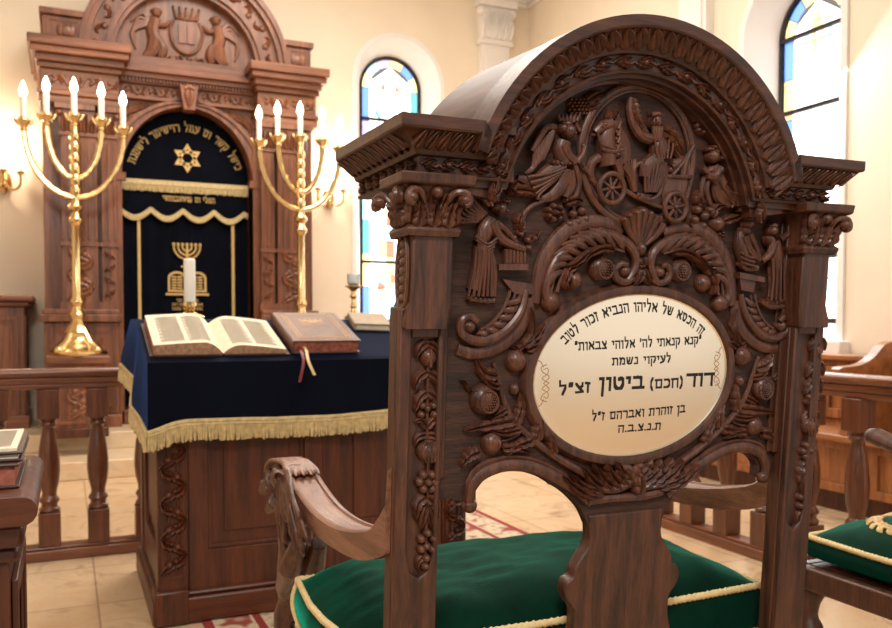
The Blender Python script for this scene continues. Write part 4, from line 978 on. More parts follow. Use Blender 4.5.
    for s in (-1, 1):
        c.l([(426, 343), (426+s*7, 347), (426+s*12, 358)], 4.5, 6); c.l([(426, 392), (426+s*8, 398), (426+s*13, 412)], 5, 6, lobes=3); c.l([(426, 372), (426+s*9, 378), (426+s*13, 390)], 4.5, 6)
        c.l([(426, 428), (426+s*6, 420), (426+s*13, 422)], 4, 5); c.l([(425, 497), (425+s*8, 503), (425+s*11, 520)], 6, 6, lobes=3); c.l([(425, 505), (425+s*4, 520), (425+s*6, 530)], 4, 6); c.l([(424, 555), (424+s*6, 560), (424+s*8, 570)], 3.5, 4)
        c.l([(426, 435), (426+s*9, 437), (426+s*13, 446)], 4, 4)
    c.d(427, 357, 9, 11, 10); c.t([(427, 348), (427, 357), (427, 366)], 1.4, 10)
    for u, v in ((420, 414), (433, 414), (426, 408), (421, 405), (432, 405)): c.d(u, v, 4.5, 8)
    c.d(427, 450, 13, 13, 12)
    for q in (-8, -4, 0, 4, 8): c.t([(427+q*.5, 440), (427+q, 450), (427+q*.5, 460)], 1.3, 12-abs(q)*.4)
    for k in range(6): c.d(426+8*math.cos(k*PI/3), 481+8*math.sin(k*PI/3), 5.5, 9)
    c.d(426, 481, 5, 12)
    for u, v in ((420, 538), (432, 537), (426, 532), (420, 548), (431, 548), (425, 545), (425, 557), (424, 565)): c.d(u, v, 5, 9)
    c.build('fruit_carving', W_RELIEF, p)
post(False); post(True)
# ---------------------------------------------------------------- entablature and arched hood
R_IN = .2437; HS = .2359                  # inner radius and half span of the arch
ZA_ = ZC-math.sqrt(R_IN**2-HS**2)
PRO = [(t*.8, h) for t, h in [(0, -.02), (0, .012), (.005, .014), (.008, .007), (.034, .009), (.036, .017), (.041, .019), (.045, .02), (.055, .0245), (.064, .033), (.072, .043), (.0745, .05), (.078, .052), (.097, .052), (.097, -.02)]]
XL, XR_ = .466, 2*AC-.478
t0 = math.acos(HS/R_IN)
rows = []
def sec(fn): rows.append([fn(t, h) for t, h in PRO])
DB = .25
sec(lambda t, h: (XL-h, yb(ZC)+DB, ZC+t)); sec(lambda t, h: f0(XL-h, ZC+t, h)); sec(lambda t, h: f0(AH-HS-.773*t, ZC+t, h))
na = 44
for k in range(1, na):
    g = PI-t0-(PI-2*t0)*k/na
    sec(lambda t, h, g=g: f0(AH+(R_IN+t)*math.cos(g), ZA_+(R_IN+t)*math.sin(g), h))
sec(lambda t, h: f0(AH+HS+.773*t, ZC+t, h)); sec(lambda t, h: f0(XR_+h, ZC+t, h)); sec(lambda t, h: (XR_+h, yb(ZC)+DB, ZC+t))
b = MB(); b.grid(rows); corn = b.build('cornice', W_CHAIR_H, chair, smooth=28)
# carved mouldings following the cornice
def ov(q): return .02+max(0, (q-.036))**1.25*2.6
def fh_l(p, q, h): return f0(p, ZC+q, h+ov(q))
def fh_side(p, q, h): return (XL-h-ov(q), yb(ZC)+p, ZC+q)
def fh_sider(p, q, h): return (XR_+h+ov(q), yb(ZC)+p, ZC+q)
RM = R_IN+.045
def fh_arch(p, q, h): g = PI/2-p/RM; r = R_IN+q; return f0(AH+r*math.cos(g), ZA_+r*math.sin(g), h+ov(q))
def ff_l(p, q, h): return f0(p, ZC+q, h+.008)
def ff_side(p, q, h): return (XL-h-.008, yb(ZC)+p, ZC+q)
def ff_sider(p, q, h): return (XR_+h+.008, yb(ZC)+p, ZC+q)
def ff_arch(p, q, h): g = PI/2-p/RM; r = R_IN+q; return f0(AH+r*math.cos(g), ZA_+r*math.sin(g), h+.008)
LA = RM*(PI/2-t0)
b = MB()
def gad(fn, p0, p1, n, tilt=.3):
    for k in range(n):
        p = p0+(p1-p0)*(k+.5)/n; w = (p1-p0)/n; tl = tilt*w
        b.rleaf(fn, [(p-tl, .036), (p, .047), (p+tl, .059)], w*.42, .0095, .001, fat=.6)
        b.rtube(fn, [(p+w*.5-tl, .037), (p+w*.5, .047), (p+w*.5+tl, .058)], .0022, .004, n=5, sm=3)
gad(fh_l, .44, .566, 7); gad(fh_l, 1.13, 1.268, 7); gad(fh_side, -.01, DB, 11); gad(fh_sider, -.01, DB, 11); gad(fh_arch, -LA*.98, LA*.98, 29, -.35)
b.build('leaf_moulding', W_RELIEF, corn)
b = MB()
def garland(fn, p0, p1, n):
    for k in range(n):
        p = p0+(p1-p0)*(k+.5)/n; w = (p1-p0)/n; s = (-1)**k
        b.rtube(fn, [(p-w*.5, .017), (p-w*.2, .017+s*.004), (p+w*.2, .017-s*.003), (p+w*.5, .017)], .0022, .002, n=6, sm=4)
        b.rleaf(fn, [(p-w*.35, .016), (p, .017+s*.005), (p+w*.38, .017+s*.005)], .0058, .009, 0, lobes=3); b.rleaf(fn, [(p-w*.15, .017), (p+w*.1, .017-s*.006), (p+w*.48, .017-s*.005)], .0052, .009, 0, lobes=3)
        if k % 2: b.rdome(fn, p, .017, .006, .006, .010, n=10, k=4)
garland(ff_l, .46, .6, 5); garland(ff_l, 1.1, 1.25, 5); garland(ff_side, 0, DB, 7); garland(ff_sider, 0, DB, 7); garland(ff_arch, -LA*1.12, LA*1.12, 19)
b.build('garland_moulding', W_RELIEF, corn)
b = MB()
for s in (-1, 1):
    x = lambda d: AC+s*d
    b = MB(); b.box(min(x(.385), x(.24)), yb(ZC)-.0, ZC+.002, max(x(.385), x(.24)), yb(ZC)+DB, ZC+.06)
    b.box(min(x(.438), x(.25)), yb(1.38)-.02, ZC+.066, max(x(.438), x(.25)), yb(1.38)+DB+.004, ZC+.077)
    b.build('entablature_core', W_CHAIR_H, chair)
b = MB()
ga = t0*.55
ro = arc(AH, ZA_, R_IN+.0765, ga, PI-ga, 48)+arc(AH, ZA_, R_IN+.002, PI-ga, ga, 48)
b.prism(ro, f0, -DB, .0); b.build('hood', W_HOOD, chair, smooth=30)
# inner steps of the arch down to the board
b = MB()
for r0, r1, h in ((R_IN-.006, R_IN+.004, .002), (R_IN-.011, R_IN-.003, -.014)):
    b.prism(arc(AH, ZA_, r1, t0*.9, PI-t0*.9, 48)+arc(AH, ZA_, r0, PI-t0*.9, t0*.9, 48), f0, -BO, h)
for s in (-1, 1): e0, e1 = AH+s*.234, AC+s*.345; b.prism(rect(min(e0, e1), ZC-.01, max(e0, e1), ZC+.004), f0, -BO, .004); b.prism(rect(min(e0, e1), ZC-.017, max(e0, e1), ZC-.01), f0, -BO, -.014)
b.build('inner_moulding', W_CHAIR_H, chair, bevel=.003, smooth=28)
# ---------------------------------------------------------------- carved board
LB = [(449, 499), (476, 505), (476, 491), (485, 480), (502, 471.5), (520, 471.5), (538, 477), (552, 485), (567, 495), (581, 510), (588, 525)]
lb = [T(*p) for p in LB]; lbs = [lb[0], lb[1]]+cr(lb[2:], 5)
rb = [(2*AM-a, z) for a, z in reversed(lbs)]
topc = arc(AH, ZA_, R_IN+.01, t0*.9, PI-t0*.9, 30)
BL, BR = .497, 2*AC-.497
outl = [(BL, lb[0][1])]+lbs+rb[:-1]+[(BR, rb[-1][1]), (BR, ZC+.02)]+topc+[(BL, ZC+.02)]
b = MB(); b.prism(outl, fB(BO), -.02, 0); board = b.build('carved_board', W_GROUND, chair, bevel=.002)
for s in (False, True):
    fn = mirx(fB(BO)) if s else fB(BO); b = MB()
    b.prism(rect(PX1-.01, .86, PX1+.012, 1.29), fn, -.01, .012); b.prism(rect(PX1-.01, .86, PX1+.02, 1.28), fn, -.01, .005)
    b.build('side_fillet', W_CHAIR, board, bevel=.002)
for m in (False, True):
    c = Carve(BO, m)
    rim = [(469, 506), (468, 492), (474, 479), (486, 470), (503, 464.5), (522, 464.5), (541, 470), (556, 478), (572, 488), (588, 503)]
    c.t(rim, [5, 6, 6.5, 7, 7, 7, 7, 7, 6, 4], 3, .9, n=10, sm=6)
    c.t([(p[0]-(2 if p[0] < 500 else -1), p[1]-8) for p in rim[1:9]], 2.2, 2, 1, n=6)
    c.d(469, 505, 8, 9, 8); c.build('arched_rim', W_RELIEF, board)
# splat
SP = [(588, 515), (589.5, 535), (587, 547), (580, 558), (574, 569), (572, 577), (566, 582), (564, 592), (567, 602), (573, 610), (573, 625), (570, 640), (562, 665), (556, 700)]
s_ = [T(*p) for p in SP]; sl_ = cr(s_, 4); so = sl_+[(2*AM-a, z) for a, z in reversed(sl_)]
b = MB(); b.prism(so, fB(BO), -.024, .004); b.build('splat', W_CHAIR, chair, bevel=.004)
# ---------------------------------------------------------------- plaque
pa, pb = T(632.5, 375); RA, RBB = .2, .1385; ROT = math.radians(2.6)
def fP(a, b_, h):
    c, s = math.cos(ROT), math.sin(ROT); return fB(BO)(pa+a*c-b_*s, pb+a*s+b_*c, h+.009*max(0, 1-(a/RA)**2-(b_/RBB)**2))
def ell(k, n=64): return [((RA+k)*math.cos(2*PI*i/n), (RBB+k)*math.sin(2*PI*i/n)) for i in range(n)]
b = MB(); rings = [(-.0, .012), (.004, .013), (.012, .012), (.018, .004), (.02, 0)]
b.grid([[fP((RA+k)*math.cos(2*PI*i/64), (RBB+k)*math.sin(2*PI*i/64), h) for i in range(64)] for k, h in [(-.006, -.002)]+rings], closed=True); b.build('plaque_surround', W_CHAIR, board)
b = MB(); pl = []
for k, h in ((1.0, .002), (.995, .0065), (.985, .0075)): pl.append([fP(RA*k*math.cos(2*PI*i/64), RBB*k*math.sin(2*PI*i/64), h) for i in range(64)])
b.grid(pl, closed=True, m=1)
ins = [[fP(RA*k*math.cos(2*PI*i/64), RBB*k*math.sin(2*PI*i/64), h) for i in range(64)] for k, h in [(.985, .0075), (.972, .0058)]+[(q, .0056) for q in (.96, .9, .82, .73, .64, .55, .46, .37, .28, .19, .1, .01)]]
b.grid(ins, closed=True); pq = b.build('plaque', [PLAQUE, RIM], chair, smooth=30); pq['label'] = 'oval satin brass plaque with black Hebrew lettering'
PH = .0057
def pline(text, cx_, cz_, size, nib, wide=1, curve=None, gap=.12, rot=0):
    b = MB(); c, s = math.cos(rot), math.sin(rot)
    fn = lambda a, b_, h: fP(cx_+a*c-b_*s, cz_+a*s+b_*c, h+PH)
    hebrew(b, text, fn, size, nib=nib, gap=gap, h=.0005, wide=wide, curve=curve); b.build('lettering', INK, pq, smooth=20)
def pf(u, v):       # traced point -> plaque coordinates
    a, z = T(u, v); a -= pa; z -= pb; c, s = math.cos(-ROT), math.sin(-ROT); return (a*c-z*s, a*s+z*c)
# arched first line follows the plaque's edge
def arc_line(text, size, nib, rx, rz, span, wide=1.0, shift=0):
    b = MB(); W = twidth(text)*size*wide
    def bend(a, b_):
        t = PI/2-(a/W)*span+shift; px, pz = rx*math.cos(t), rz*math.sin(t); nx_, nz_ = math.cos(t)/rx, math.sin(t)/rz; l = math.hypot(nx_, nz_); return (px+nx_/l*b_, pz+nz_/l*b_)
    hebrew(b, text, lambda a, b_, h: fP(a, b_, h+PH), size, nib=nib, h=.0005, wide=wide, curve=bend); b.build('lettering', INK, pq, smooth=20)
arc_line('זה הכסא של אליהו הנביא זכור לטוב', .0155, (.115, .2), .165, .108, 1.96, .88)
def fit(text, u0, v0, u1, v1, size, nib):
    """line running from its left end (u0,v0) to its right end (u1,v1) along the baseline."""
    u0 -= (u0-556)*.028; u1 -= (u1-556)*.028; p, q = pf(u0, v0-1.2), pf(u1, v1-1.2); W = math.hypot(q[0]-p[0], q[1]-p[1]); wide = W/(twidth(text)*size)
    pline(text, (p[0]+q[0])/2, (p[1]+q[1])/2, size, nib, wide, rot=math.atan2(q[1]-p[1], q[0]-p[0]))
fit('"קנא קנאתי לה\' אלוהי צבאות"', 572, 351, 702, 344.5, .0135, (.115, .21))
fit('לעיקוי נשמת', 609, 365.5, 669, 362.5, .0125, (.115, .21))
fit('דוד', 686, 386.5, 715, 385.5, .0225, (.14, .24))
fit(')חכם(', 647.5, 389, 682, 387, .0165, (.12, .22))
fit('ביטון', 596, 390.5, 641, 388.5, .022, (.14, .24))
fit('זצ"ל', 556, 395.5, 587, 392, .017, (.13, .22))
fit('בן זוהרת ואברהם ז"ל', 589, 421, 685, 412.5, .0135, (.115, .21))
fit('ת.נ.צ.ב.ה', 616, 432.5, 660, 429.5, .0125, (.115, .21))
for s in (-1, 1):
    b = MB(); fo = lambda a, b_, h, s=s: fP(s*.174+a*s, b_, h+PH)
    for q in (-1, 1):
        b.rtube(fo, [(.004, 0), (-.006, q*.01), (.005, q*.018), (.008, q*.026), (-.002, q*.03)], .0008, 0, .4, n=5); b.rtube(fo, [(-.006, 0), (.006, q*.008), (-.004, q*.016), (-.003, q*.024), (.004, q*.022)], .0007, 0, .4, n=5)
        b.rtube(fo, [(.004, q*.026), (.008, q*.034), (.014, q*.038)], .0008, 0, .4, n=5)
    b.build('engraved_scroll', GILT, pq)
# ---------------------------------------------------------------- scrollwork over the plaque
def flow(c, O, I, n, r):
    """ridged acanthus: smooth strokes sweeping from an inner to an outer line."""
    O, I = cr(O, 10), cr(I, 10); N_ = len(O)-1
    at = lambda L, t: L[max(0, min(N_, int(round(t*N_))))]
    mix = lambda t, k: tuple(i+(o-i)*k for i, o in zip(at(I, t), at(O, t)))
    for k in range(n):
        t = k/n*.82
        c.t([mix(t, .05), mix(t+.07, .4), mix(t+.15, .78), mix(t+.26, 1.05)], [r*.6, r, r*1.05, r*.45], [4, 7, 8, 5], .9, n=9, sm=7)
    for q, rr in ((.02, 1.8), (.5, 1.5)): c.t([mix(t/12, q) for t in range(13)], rr, 6, 1, n=6, sm=2)
for m in (False, True):
    c = Carve(BO, m)
    c.t([(533, 303), (536, 285), (542, 262), (553, 243), (568, 229), (588, 222), (606, 224), (620, 232)], [6, 7, 8, 8.5, 8.5, 8, 7, 5], 2, .7, n=10)
    c.t([(624, 280), (629, 272), (632, 262), (629, 250), (619, 240.5), (603, 234), (584, 237), (567, 246), (553, 259), (545, 275), (542, 292), (547, 303)], [3.5, 4, 4.5, 5, 5, 5, 4.5, 4.5, 4, 4, 4.5, 5], 6, 1, n=10)
    c.t([(629, 278), (621, 282), (613, 278), (611, 270), (616, 264), (622, 265)], [3.5, 4, 4, 3.8, 3.4, 3], [6, 6, 6, 6, 7, 8], 1, n=8)
    c.d(621.5, 271, 7, 12); c.d(548.5, 301, 11, 13)
    c.build('scroll', W_RELIEF, board)
    c = Carve(BO, m)
    flow(c, [(628, 243), (607, 231), (588, 230), (570, 237), (555, 251), (546, 270), (541, 294)], [(620, 252), (605, 248), (589, 250), (575, 258), (564, 268), (558, 279), (554, 292)], 9, 3.6)
    for p in ([(610, 250), (597, 249), (584, 255), (574, 266)], [(592, 250), (580, 256), (570, 264), (561, 266)], [(572, 262), (564, 272), (560, 284), (563, 292)]): c.l(p, 4.5, 7, 4, lobes=3, curl=4, depth=.25)
    c.build('acanthus_leaf', W_RELIEF, board)
    for u, v, r, h, kind in ((571.5, 280, 9.5, 13, 0), (597.5, 268, 12.5, 13, 1), (514, 360.5, 11.5, 13, 2), (482, 399, 15, 14, 1), (490, 442, 11.5, 13, 2)):
        c = Carve(BO, m); c.d(u, v, r, h, r*1.08, n=20, k=8)
        if kind == 1:
            du = 2 if v < 300 else 2
            c.t([(u+du+r*.58*math.cos(q), v+1+r*.72*math.sin(q)) for q in [2*PI*k/16 for k in range(17)]], 1.3, h*.86, n=6, sm=0)
            for i in range(-3, 4):
                for j in range(-4, 5):
                    x_, y_ = (i+.5*(j % 2))*2.7, j*2.5
                    if (x_/(r*.52))**2+(y_/(r*.66))**2 < 1: c.d(u+du+x_, v+1+y_, 1.5, 3, h0=h*.85-(x_*x_+y_*y_)*.03, n=7, k=3)
            for q in (-1, 0, 1): c.l([(u-r*.85, v-r*.6), (u-r*1.15+q*2, v-r*.85-abs(q)*2+q*3), (u-r*1.35+q*3, v-r*.95+q*5)], 2.4, 5)
        if kind == 2:
            c.t([(u+r*.1, v-r), (u+r*.35, v), (u+r*.1, v+r)], 1.6, [3, h*.98, 3], n=6)
            for q in (-1, 1): c.l([(u+r*.2, v-r*.9), (u+r*.2+q*4, v-r*1.25), (u+r*.2+q*8, v-r*1.15)], 2.4, 5)
        c.build('pomegranate' if kind else 'round_fruit', W_RELIEF, board)
    # lower scroll beside the plaque
    c = Carve(BO, m)
    c.t([(456, 349), (470, 353), (488, 350), (505, 341), (518, 328), (526, 312), (529, 298)], [6, 7, 7.5, 8, 8, 7.5, 6], 1.5, .6, n=10)
    c.t([(524, 290), (519, 308), (510, 322), (497, 334), (482, 340), (468, 339), (458, 331), (459, 320), (467, 316), (473, 321)], [3.5, 4.5, 5, 5.5, 5.5, 5, 4.5, 4.2, 4, 3.5], [4, 5, 6, 6, 6, 6, 6, 7, 8, 9], 1, n=10)
    c.d(466.5, 326, 8, 13)
    flow(c, [(470, 338), (484, 335), (497, 328), (508, 317), (515, 304), (519, 291)], [(478, 329), (487, 324), (495, 316), (501, 307), (505, 298), (507, 290)], 6, 3.2)
    c.build('lower_scroll', W_RELIEF, board)
    c = Carve(BO, m)         # fruiting branch
    c.t([(588, 476), (572, 467), (552, 455), (530, 438), (512, 420), (502, 400), (497, 380), (492, 362)], [5, 4.5, 4, 3.6, 3.2, 2.8, 2.4, 2], 3, 1, n=8)
    for p, w in (([(495, 376), (482, 372), (474, 358)], 7), ([(499, 386), (488, 384), (478, 371)], 4), ([(514, 420), (490, 424), (462, 430)], 7), ([(520, 428), (500, 432), (480, 426)], 4), ([(514, 424), (519, 405), (518, 392)], 5.5), ([(534, 440), (537, 424), (533, 410)], 6.5),
                 ([(532, 440), (515, 445), (503, 455)], 6), ([(478, 452), (468, 455), (459, 465)], 6.5), ([(500, 448), (515, 447), (528, 452)], 5), ([(552, 454), (548, 438), (541, 426)], 5), ([(505, 408), (494, 414), (486, 418)], 4)): c.l(p, w, 7, 1, lobes=4, depth=.25)
    c.d(513, 389, 5.5, 8, 7); c.t([(496, 440), (505, 440), (518, 434)], 1.8, 2)
    for p in ([(521, 347), (530, 332), (528, 306)], [(523, 346), (534, 334), (542, 322)], [(524, 350), (532, 346), (540, 345)]): c.l(p, 4.5, 8, 1, lobes=3)
    c.build('fruiting_branch', W_RELIEF, board)
    c = Carve(BO, m)         # leaves gathered above the splat
    c.t([(586, 494), (598, 488), (612, 487), (624, 481), (629, 472), (622, 466), (615, 471), (619, 477)], [4, 4.5, 5, 5, 4.5, 4.2, 3.8, 3.2], 6, 1, n=8)
    c.d(622, 473, 7, 12)
    for p in ([(604, 488), (590, 480), (578, 466)], [(612, 487), (598, 476), (590, 462)], [(620, 486), (607, 474), (602, 461)], [(600, 492), (580, 486), (566, 472)], [(628, 484), (617, 470), (612, 460)], [(592, 494), (574, 488), (558, 474)]): c.l(p, 6, 8, 3, lobes=4, curl=4)
    c.build('base_acanthus', W_RELIEF, board)
c = Carve(BO)
c.t([(585, 500), (606, 497), (637, 495), (659, 490)], 5, 4, .8, n=8); c.l([(634, 492), (633, 475), (633, 464)], 6, 9, 5, lobes=3); c.build('neck_band', W_RELIEF, board)
# palmette in the middle
c = Carve(BO)
for k, (u, v) in enumerate(((619, 220), (625, 216), (632, 213), (639, 212), (645, 214), (651, 218), (657, 226))):
    c.t([(637, 248), ((637+u)/2+(k-3)*.8, (248+v)/2), (u, v)], [2, 3.2, 4], [5, 7, 10], 1, n=8)
    c.d(u, v, 5 if k != 3 else 7.5, 13, 4.5 if k != 3 else 6)
c.d(637, 249, 6, 13, 9); c.d(637.5, 266, 6, 11, 4); c.l([(637, 257), (638, 262), (639, 268)], 6, 8, 2); c.l([(638, 268), (640, 276), (645, 286)], 4.5, 8, 2); c.l([(637, 268), (635, 277), (630, 286)], 4, 8, 2)
c.build('palmette', W_RELIEF, board)
# ---------------------------------------------------------------- chariot medallion
c = Carve(BO)
ma, mb_ = T(635, 156); el = [(635+57*math.cos(q), 156+71*math.sin(q)) for q in [2*PI*k/40 for k in range(41)]]
q_ = [T(579, 152), T(691, 158)]; mrx = (q_[1][0]-q_[0][0])/2; mcx = (q_[1][0]+q_[0][0])/2; zt, zbm = T(633, 86)[1], T(636, 226)[1]; mrz = (zt-zbm)/2; mcz = (zt+zbm)/2
ring = [(mcx+mrx*math.cos(2*PI*k/48), mcz+mrz*math.sin(2*PI*k/48)) for k in range(49)]
c.rtube(c.fn, ring, .0068, .004, .9, n=10, sm=0); ring2 = [(mcx+(mrx-.008)*math.cos(2*PI*k/48), mcz+(mrz-.008)*math.sin(2*PI*k/48)) for k in range(49)]; c.rtube(c.fn, ring2, .0028, .004, 1, n=6, sm=0)
md_ = c.build('medallion_ring', W_RELIEF, board)
def wheel(c, u, v, r):
    q = c.k((u, v)); a, z = T(u, v); c.rtube(c.fn, [(a+r*q*math.cos(2*PI*k/24), z+r*q*math.sin(2*PI*k/24)) for k in range(25)], 2.6*q, 10*q, 1, n=8, sm=0)
    for k in range(8): w = PI*k/4+.2; c.rtube(c.fn, [(a, z), (a+r*q*math.cos(w), z+r*q*math.sin(w))], [1.8*q, 1.2*q], 9*q, 1, n=6, sm=0)
    c.d(u, v, 3.4, 6, h0=8)
c = Carve(BO); wheel(c, 606, 189, 14.5); wheel(c, 669, 207.5, 13.5)
c.poly([(657, 178), (686, 179), (679, 205), (657, 203)], 0, 8); c.t([(656, 177), (687, 178)], 2.2, 9, sm=0); c.t([(686, 179), (679, 205)], 2, 9, sm=0); c.t([(657, 178), (655, 192), (646, 200), (634, 197)], 2.2, 9)
c.poly([(633, 193), (657, 197), (657, 206), (633, 199)], 0, 7); c.t([(633, 198), (648, 205), (660, 208), (678, 206)], 2.2, 8); c.t([(620, 189), (632, 197), (640, 200)], 2.5, 5)
c.t([(678, 178), (682, 160), (689, 146)], [3, 3, 2], 7); c.t([(668, 176), (676, 166), (682, 158)], 2, 7)
c.build('chariot_carving', W_RELIEF, board)
c = Carve(BO)                      # horse
c.t([(612, 120), (604, 132), (603, 150), (605, 166)], [7, 9, 11, 10], 4, .9, n=12); c.t([(606, 124), (597, 128), (590, 134)], [6.5, 5.5, 3.8], 8, 1, n=10)
c.d(598, 126, 3, 6, h0=9); c.l([(602, 122), (602, 116), (604, 111)], 2.4, 6, 7); c.l([(608, 121), (610, 115), (613, 111)], 2.4, 6, 7); c.d(595, 128, 1.4, 2, h0=14)
for k in range(5): c.t([(611, 117+k*7), (616, 122+k*7), (614, 130+k*7)], 2, 7-.5*k)
c.t([(594, 150), (604, 153), (616, 151)], 2, 13); c.t([(595, 158), (588, 164), (587, 176), (592, 184)], [5, 4.5, 3.5, 2.6], 6); c.t([(612, 160), (616, 172), (617, 186)], [6.5, 5, 4], 5)
c.t([(617, 132), (622, 148), (621, 165)], [6, 8, 8], 2, .8); c.t([(620, 165), (627, 176), (631, 192)], [7, 5, 3.4], 5); c.t([(590, 136), (594, 146), (606, 150)], 1.1, 14); c.d(589, 136, 2, 4, h0=6)
c.build('horse_carving', W_RELIEF, board)
c = Carve(BO)                      # bearded driver in a raised mantle
c.d(651.5, 123, 6.6, 12, 8.5, h0=2); c.d(652, 115.5, 7, 11, 4.2, h0=2); c.t([(645, 117), (651, 116), (657, 117)], 1.0, 11)
for q in range(4): c.t([(647+q*2.6, 128), (646.5+q*2.6, 134), (648+q*2, 142)], 1.9, 11)
c.d(649, 123.5, 1.7, 4, 2.6, h0=12)
for s in (-1, 1): c.d(650+s*2.3, 121, 1, 2, h0=13)
c.t([(656, 138), (656, 148), (655, 159)], [9, 11.5, 10], 4, .85, n=12)
for k in range(5): c.t([(647+k*4.5, 141), (648+k*4, 151), (650+k*3, 160)], 1.1, 13)
c.t([(664, 138), (672, 150), (676, 160), (668, 168)], [6.5, 5.5, 4, 3.2], 6)
c.l([(655, 131), (666, 139), (677, 157)], 7.5, 9, 5, lobes=4)
c.t([(647, 140), (637, 137), (629, 126), (625, 112), (626, 99)], [5.5, 5, 4.2, 3.4, 3], 7)
for k in range(6): c.t([(628+k*2.4, 108+k*5.2), (633+k*2.6, 118+k*4.2), (637+k*2.2, 129+k*2)], 1.9, 7)
c.l([(626, 99), (630, 118), (641, 137)], 9, 8, 2, lobes=7, side=1)
c.t([(655, 160), (645, 166), (642, 178)], [10, 8.5, 7], 5, .85, n=10); c.t([(656, 164), (657, 178), (650, 192)], [8, 8, 5.5], 5, .85)
for k in range(6): c.t([(640+k*3.6, 166), (639.5+k*2.9, 180), (640+k*2, 193)], 1.5, 11.5-abs(k-2.5))
c.t([(633, 160), (631, 176), (634, 192)], [3, 4, 3], 2); c.t([(639, 163), (632, 168), (631, 180)], [2.5, 3, 3], 3)
c.d(672, 164, 5, 9, 6); c.d(671, 170, 7, 7, 6)
c.build('charioteer_carving', W_RELIEF, board)
# ---------------------------------------------------------------- winged figures
def flower(c, u, v, r, n=8, h=9):
    for k in range(n): c.d(u+r*.66*math.cos(2*PI*k/n), v+r*.66*math.sin(2*PI*k/n), r*.36, h, n=9, k=4)
    c.d(u, v, r*.36, h*1.25, n=9, k=4); c.d(u, v, r*.95, h*.45)
def grapes(c, u, v, r, h=9):
    for i in range(-3, 4):
        for j in range(-3, 4):
            x, y = (i+.5*(j % 2))*r*.36, j*r*.33
            if x*x+y*y < r*r: c.d(u+x, v+y, r*.22, h-(x*x+y*y)/r/r*h*.4, n=8, k=4)
c = Carve(BO); 
c.d(565.5, 132, 7.5, 13, 8.5, h0=2); c.d(560, 129, 6, 12); c.d(564, 125, 6.5, 12, 5)
for k in range(6): c.t([(558+k*3, 124-abs(k-3)), (556+k*3.6, 119), (555+k*4.4, 115)], [2.4, 2, 1], 6)
c.d(570.5, 134, 2, 4, h0=7); c.d(567.5, 131, 1.2, 2, h0=13)
c.t([(561, 142), (559, 152), (562, 164)], [8.5, 9, 8], 4, .9, n=12)
c.t([(559, 146), (563, 156), (571, 163)], [5.5, 5, 4], 9); c.t([(571, 163), (577, 156), (580, 147)], [4, 3.4, 3], 9); c.d(580, 146, 4, 9)
for k in range(6): c.d(548+k*4, 165-abs(k-3)*.5, 2.6, 9, h0=4)
c.t([(560, 166), (548, 174), (534, 182), (516, 178)], [9, 10, 8, 3], 3, .8, n=10); c.t([(562, 170), (560, 184), (549, 196), (536, 200)], [9, 8, 6, 3], 4, .8, n=10)
for k in range(5): c.t([(560-k*2, 168+k*3), (544-k*2, 174+k*5), (522+k*3, 178+k*5.5)], 1.6, 11-k*.8)
c.t([(564, 172), (567, 186), (562, 198)], [7, 5.5, 3.4], 6); c.t([(570, 164), (575, 180), (573, 194), (567, 200)], [3, 3, 2.6, 2], 7); c.t([(578, 168), (583, 172), (588, 178)], [3, 2.6, 2], 8)
c.t([(552, 128), (543, 128), (536, 138), (528, 152)], [3, 3.6, 3.6, 3], 7)
for k in range(8): c.t([(550-k*2.6, 131+k*2.6), (545-k*2.2, 146+k*3.2), (540-k*2.6, 160+k*2)], [2.8, 2.8, 1.6], 6, n=7)
for k in range(4): c.d(546-k*3, 138+k*4, 4, 8, 3)
c.build('angel_carving', W_RELIEF, board)
c = Carve(BO); c.d(708, 157, 6.8, 13, 8, h0=2); c.d(711, 153, 6.5, 12, 5); c.d(712.5, 159, 5, 11)
for k in range(6): c.d(703+k*3, 150-(2 if 1 < k < 4 else 0), 2.8, 12, n=8, k=4)
c.d(704, 159, 1.8, 4, h0=8)
c.t([(709, 166), (712, 176), (718, 186)], [7.5, 8.5, 8], 4, .9, n=12); c.t([(714, 169), (708, 177), (700, 176)], [5, 4.6, 3.6], 9); c.t([(706, 170), (701, 172), (697, 168)], [4, 3.6, 3], 8)
c.t([(717, 188), (724, 195), (733, 199), (741, 197)], [8, 7, 5, 2], 4, .8, n=10); c.t([(714, 184), (716, 198), (727, 206)], [7, 6, 3], 4, .8)
for k in range(5): c.t([(712+k*2, 182+k*3), (720+k*2, 192+k*3), (738-k*3, 196+k*3)], 1.5, 11-k)
c.t([(704, 180), (702, 192), (706, 204)], [2.6, 3, 2], 6); c.t([(700, 178), (697, 190), (698, 200)], [2.6, 2.4, 2], 6)
c.t([(716, 160), (722, 150), (730, 153), (735, 170)], [3, 3.4, 3.2, 2.6], 7)
for k in range(7): c.t([(718+k*2.2, 158+k*.5), (725+k*1.6, 170+k*1.5), (731+k*1.8, 186-k*.5)], [2.6, 2.4, 1.4], 6, n=7)
c.build('angel_carving', W_RELIEF, board)
c = Carve(BO); grapes(c, 577, 107, 10.5); c.l([(584, 103), (592, 97), (602, 93)], 6, 8, lobes=3); c.l([(585, 108), (592, 107), (600, 104)], 4, 7, lobes=3); c.t([(577, 117), (574, 124), (578, 132)], 2, 4); c.build('grape_cluster', W_RELIEF, board)
c = Carve(BO); flower(c, 700, 126, 9.5, 8, 8); c.l([(695, 120), (688, 114), (682, 112)], 4, 6); c.build('rosette', W_RELIEF, board)
c = Carve(BO); flower(c, 552, 213, 10.5, 7, 11); c.t([(522, 232), (521, 216), (530, 206), (545, 200)], [3, 3, 2.5, 2], 4)
